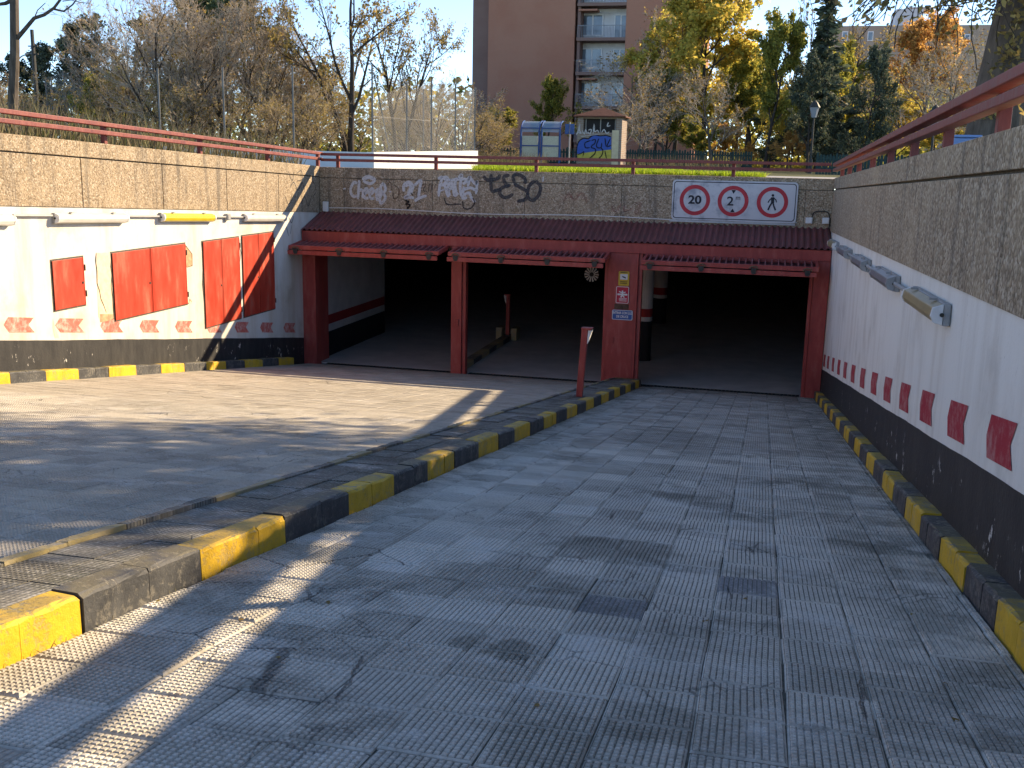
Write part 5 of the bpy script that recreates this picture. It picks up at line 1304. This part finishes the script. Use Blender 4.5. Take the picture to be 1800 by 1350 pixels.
for i, (lb, kd, sd, x, yt, Y, wd) in enumerate([
    ('tall twiggy tree behind the bare brown tree', 'barebrown', 4, 245, -10, 40, 1.1), ('tall twiggy tree behind the dense twiggy tree', 'barebrown', 1, 350, -15, 42, 1.1),
    ('tall twiggy tree behind the tangled bare tree', 'barebrown', 3, 445, 0, 43, 1.15), ('leafy brown tree behind the low yellowish thicket', 'brownbush', 2, 520, 60, 40, 1.1),
    ('brown leafy thicket behind the short evergreen', 'brownbush', 5, 110, 130, 38, 1.3), ('green-leaved thicket by the short evergreen', 'olive', 3, 180, 120, 37, 1.1), ('green-yellow thicket behind the fence posts', 'olive', 1, 345, 150, 37, 1.2), ('brown thicket filling below the dense twiggy tree', 'brownbush', 3, 400, 130, 36, 1.3),
    ('brown thicket between the fence posts', 'brownbush', 4, 470, 150, 31, 1.3), ('twiggy thicket behind the wire mesh', 'brownbush', 2, 620, 150, 40, 1.3), ('dim thicket at the mesh fence corner', 'brownbush', 3, 720, 165, 46, 1.3),
    ('brown bush behind the last fence post', 'brownbush', 5, 812, 150, 50, 1.3), ('twiggy bush behind the braced fence post', 'barebrown', 4, 745, 140, 52, 1.2), ('low brown bush at the end of the white court wall', 'brownbush', 3, 850, 190, 54, 1.4), ('thin brown tree farthest up the left railing', 'barebrown', 2, 8, 110, 40, .9), ('dim shrub at the foot of the tower', 'olive', 2, 870, 190, 80, 1.6),
    ('grey bare tree next to the balconies bay', 'bare', 4, 1165, 120, 70, 1.2), ('yellow tree beside the large bright yellow tree', 'yellow', 3, 1295, 75, 80, .9), ('pale yellow-green tree overlapping the tower edge', 'yellow', 2, 1185, 15, 82, 1.1), ('pale yellow-green tree between the bare trees', 'olive', 2, 1150, 110, 72, 1.2), ('olive tree deep behind the leaning trunk', 'olive', 1, 1320, 110, 76, 1.3),
    ('olive tree deep behind the pointed evergreen', 'olive', 4, 1490, 110, 80, 1.3), ('pale fading tree near the beige block', 'fading', 1, 1475, 60, 76, 1.2), ('bare tree right of the pointed evergreen', 'bare', 1, 1600, 95, 56, 1.2), ('grey bare tree before the far orange tree', 'bare', 3, 1745, 60, 58, 1.2),
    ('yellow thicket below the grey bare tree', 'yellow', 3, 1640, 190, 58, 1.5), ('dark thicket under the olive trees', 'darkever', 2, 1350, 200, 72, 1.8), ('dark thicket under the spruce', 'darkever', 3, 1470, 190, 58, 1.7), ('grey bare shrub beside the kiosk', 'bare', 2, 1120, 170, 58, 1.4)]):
    tree(lb, kd, sd, x, yt, Y, wd, i * 1.7, 'tree', 'second row of park trees')
# hedge line far behind so that the ground does not end in bare sky
def far_area():
    Y = R.uniform(100, 130); x = R.uniform(-150, 1900); return (gx(x, Y), Y, GROUND + R.random() ** 2.4 * 8.0)
C = np.array([far_area() for _ in range(26000)]); me = leaf_mesh('far_shrubs', C, .62, 1.2); me.materials.append(M['lf_olive']); o = link('far_shrubs', me); o['kind'] = 'stuff'; o['label'] = 'far belt of olive shrubs across the park'

# the slim trunk at the left edge: trunk, fork to the right, two limbs
lt = thing('tree', 'slim dark-trunked tree with a forked limb behind the left railing', 'tree', None)
Y = 15.5
def L3(x, y, dy=0): return tuple(px3(x, y, Y + dy))
MB().tube([L3(20, 250), L3(22, 190), L3(26, 90), L3(25, 0), L3(27, -120), L3(24, -260)], [.095, .085, .075, .07, .055, .03], 9).build('trunk', 'bk_mid', lt)
for i, (pts, r) in enumerate([([(28, 70), (45, 50), (60, 32), (78, 26), (95, 14), (110, -6), (122, -40)], .036), ([(95, 16), (112, 20), (128, 8), (142, -12)], .018), ([(60, 33), (66, 18), (80, 5)], .01), ([(24, -2), (10, 6), (-6, 8), (-40, 2)], .035), ([(110, 2), (125, 0), (140, 4), (158, 6)], .008), ([(26, -90), (60, -150), (110, -190)], .04), ([(26, -60), (-10, -120), (-60, -150)], .04)]):
    n_ = len(pts); MB().tube([L3(x, y, .12 * (i % 3 - 1) * k / n_) for k, (x, y) in enumerate(pts)], [r * (1 - .65 * k / n_) for k in range(n_)], 6).build('limb', 'bk_mid', lt)

# the big ivy-clad trunk on the right and its crown
Y = 13.0
rt_ = thing('tree', 'thick ivy-clad leaning trunk beyond the large railing', 'tree', None)
def R3(x, y, dy=0): return tuple(px3(x, y, Y + dy))
MB().tube([R3(1742, 330), R3(1750, 250), R3(1762, 150), R3(1785, 40), R3(1800, -40), R3(1818, -150), R3(1840, -320)], [.42, .34, .27, .24, .22, .2, .12], 14).build('trunk', 'bk_mid', rt_)
rng = np.random.default_rng(5); C = []; sg = []
for k in range(800):      # ivy and epicormic leaves round the trunk
    t_ = rng.uniform(0, 1); x = 1752 + 60 * t_ + rng.normal(0, 16); y = 210 - 260 * t_; C.append(np.array(R3(x, y, rng.uniform(-.42, .1))))
for k in range(46):       # hanging twigs in front of the sky
    x0, y0 = rng.uniform(1560, 1800), rng.uniform(-90, -30); p = np.array(R3(x0, y0, rng.uniform(-1.5, 1.5))); d = np.array([rng.normal(-.35, .35), rng.normal(0, .3), -.5])
    for j in range(6):
        q = p + d * .16; sg.append((p, q, .006, .005)); p = q; d = d + rng.normal(0, .25, 3); d /= max(np.linalg.norm(d), .8)
        for _ in range(2):
            if rng.random() < .6: C.append(p + rng.normal(0, .06, 3))
for x0, y0, x1, y1 in ((1800, -60, 1560, -20), (1795, -30, 1650, 15), (1790, -10, 1700, 30), (1560, -20, 1420, 8), (1560, -20, 1510, 35)):
    p = np.array(R3(x0, y0, -.2)); q = np.array(R3(x1, y1, -.8)); 
    for j in range(8):
        a = p + (q - p) * j / 8 + rng.normal(0, .03, 3); b = p + (q - p) * (j + 1) / 8; sg.append((a, b, .018 * (1 - j / 10), .018 * (1 - (j + 1) / 10)))
        for _ in range(4): C.append(b + rng.normal(0, .1, 3))
m_ = tube_mesh('twigs', sg, 4); m_.materials.append(M['bk_dark']); o = link('twigs', m_, rt_); o['kind'] = 'stuff'
m_ = leaf_mesh('ivy_leaves', np.array(C), .06, 1.4, rng=rng); m_.materials.append(M['lf_mix']); link('ivy_leaves', m_, rt_)
# its crown, above and to the side of the picture: throws the dappled shade on the exit lane
def shade_crown(label, X, Y, z0, z1, rad, nleaf, seed, trunk=True):
    rng = np.random.default_rng(seed); t = thing('tree', label, 'tree', 'trees along the right wall', (X, Y, GROUND + .1))
    hz = (z0 + z1) / 2 - GROUND; C = []; sg = []
    for i in range(6): sg.append((np.array([0, 0, hz * i / 6]), np.array([0, 0, hz * (i + 1) / 6]), .2 * (1 - i / 9), .2 * (1 - (i + 1) / 9)))
    for k in range(46):
        d = rng.normal(size=3); d /= np.linalg.norm(d); c = np.array([0, 0, hz]) + d * np.array([rad, rad, (z1 - z0) / 2]) * rng.uniform(.3, 1) ** .5
        p = np.array([0, 0, hz * rng.uniform(.55, 1)])
        for j in range(5): a = p + (c - p) * j / 5; b = p + (c - p) * (j + 1) / 5; sg.append((a, b, .05 * (1 - j / 6), .05 * (1 - (j + 1) / 6)))
        m = nleaf // 46; C.append(c + rng.normal(0, .5, (m, 3)))
    m_ = tube_mesh('trunk', sg, 5); m_.materials.append(M['bk_mid']); link('trunk', m_, t)
    m_ = leaf_mesh('foliage', np.concatenate(C), .13, 1.4, rng=rng); m_.materials.append(M['lf_mix']); link('foliage', m_, t)
shade_crown('half-leafed tree on the bank above the right wall', 6.4, 17.4, EYE + 3.4, EYE + 7.6, 3.0, 9500, 21)
shade_crown('smaller half-leafed tree beside it on the bank, nearer the street', 7.7, 15.9, EYE + 3.8, EYE + 7.0, 1.7, 3600, 23)
# ---- fallen leaves and weeds on the ramp
lm = MB().poly([(-.03, -.012, .004), (0, -.02, .0), (.035, 0, .008), (.005, .02, .001), (-.025, .012, .005)]).mesh('fallen_leaf'); lm.materials.append(M['lf_brn'])
lm2 = lm.copy(); lm2.materials.clear(); lm2.materials.append(M['lf_mix'])
def ramp_at(x, y):
    v = ray(x, y); t_ = -1.24 / (v[2] + SL * v[1]); q = v * t_; return Vector((q[0], q[1], rz(q[1])))
for i, (x, y) in enumerate([(490, 1158), (425, 1092), (944, 1243), (1240, 1094), (1602, 1082), (1662, 1204), (1679, 1268), (577, 1062), (275, 1060), (1310, 1055)]):
    o = link('fallen_leaf', lm if i % 4 else lm2); o.location = ramp_at(x, y) + Vector((0, 0, .006)); o.rotation_euler = (R.uniform(-.3, .3), R.uniform(-.3, .3), R.uniform(0, 6)); o.scale = [R.uniform(.35, .65)] * 3
    tag(o, 'small curled dry leaf lying on the paving', 'leaf', 'fallen leaves on the ramp')
def tuft_area():
    u = R.random()
    if u < .45: Y = 20.75 + R.random() * .2; return (R.uniform(ML + .05, MR - .1), Y, rz(Y) + .135)
    if u < .8: Y = R.uniform(2, 20); return (MR + .005 + abs(R.gauss(0, .012)), Y, rz(Y) - .004)
    Y = R.uniform(7, 19); return (ML - .01 - abs(R.gauss(0, .012)), Y, rz(Y) - .004)
o = blades('moss_weeds', 1500, tuft_area, .008, .028, .005, 'weed', .6); o['label'] = 'tiny weeds in the kerb joints and at the pillar foot'
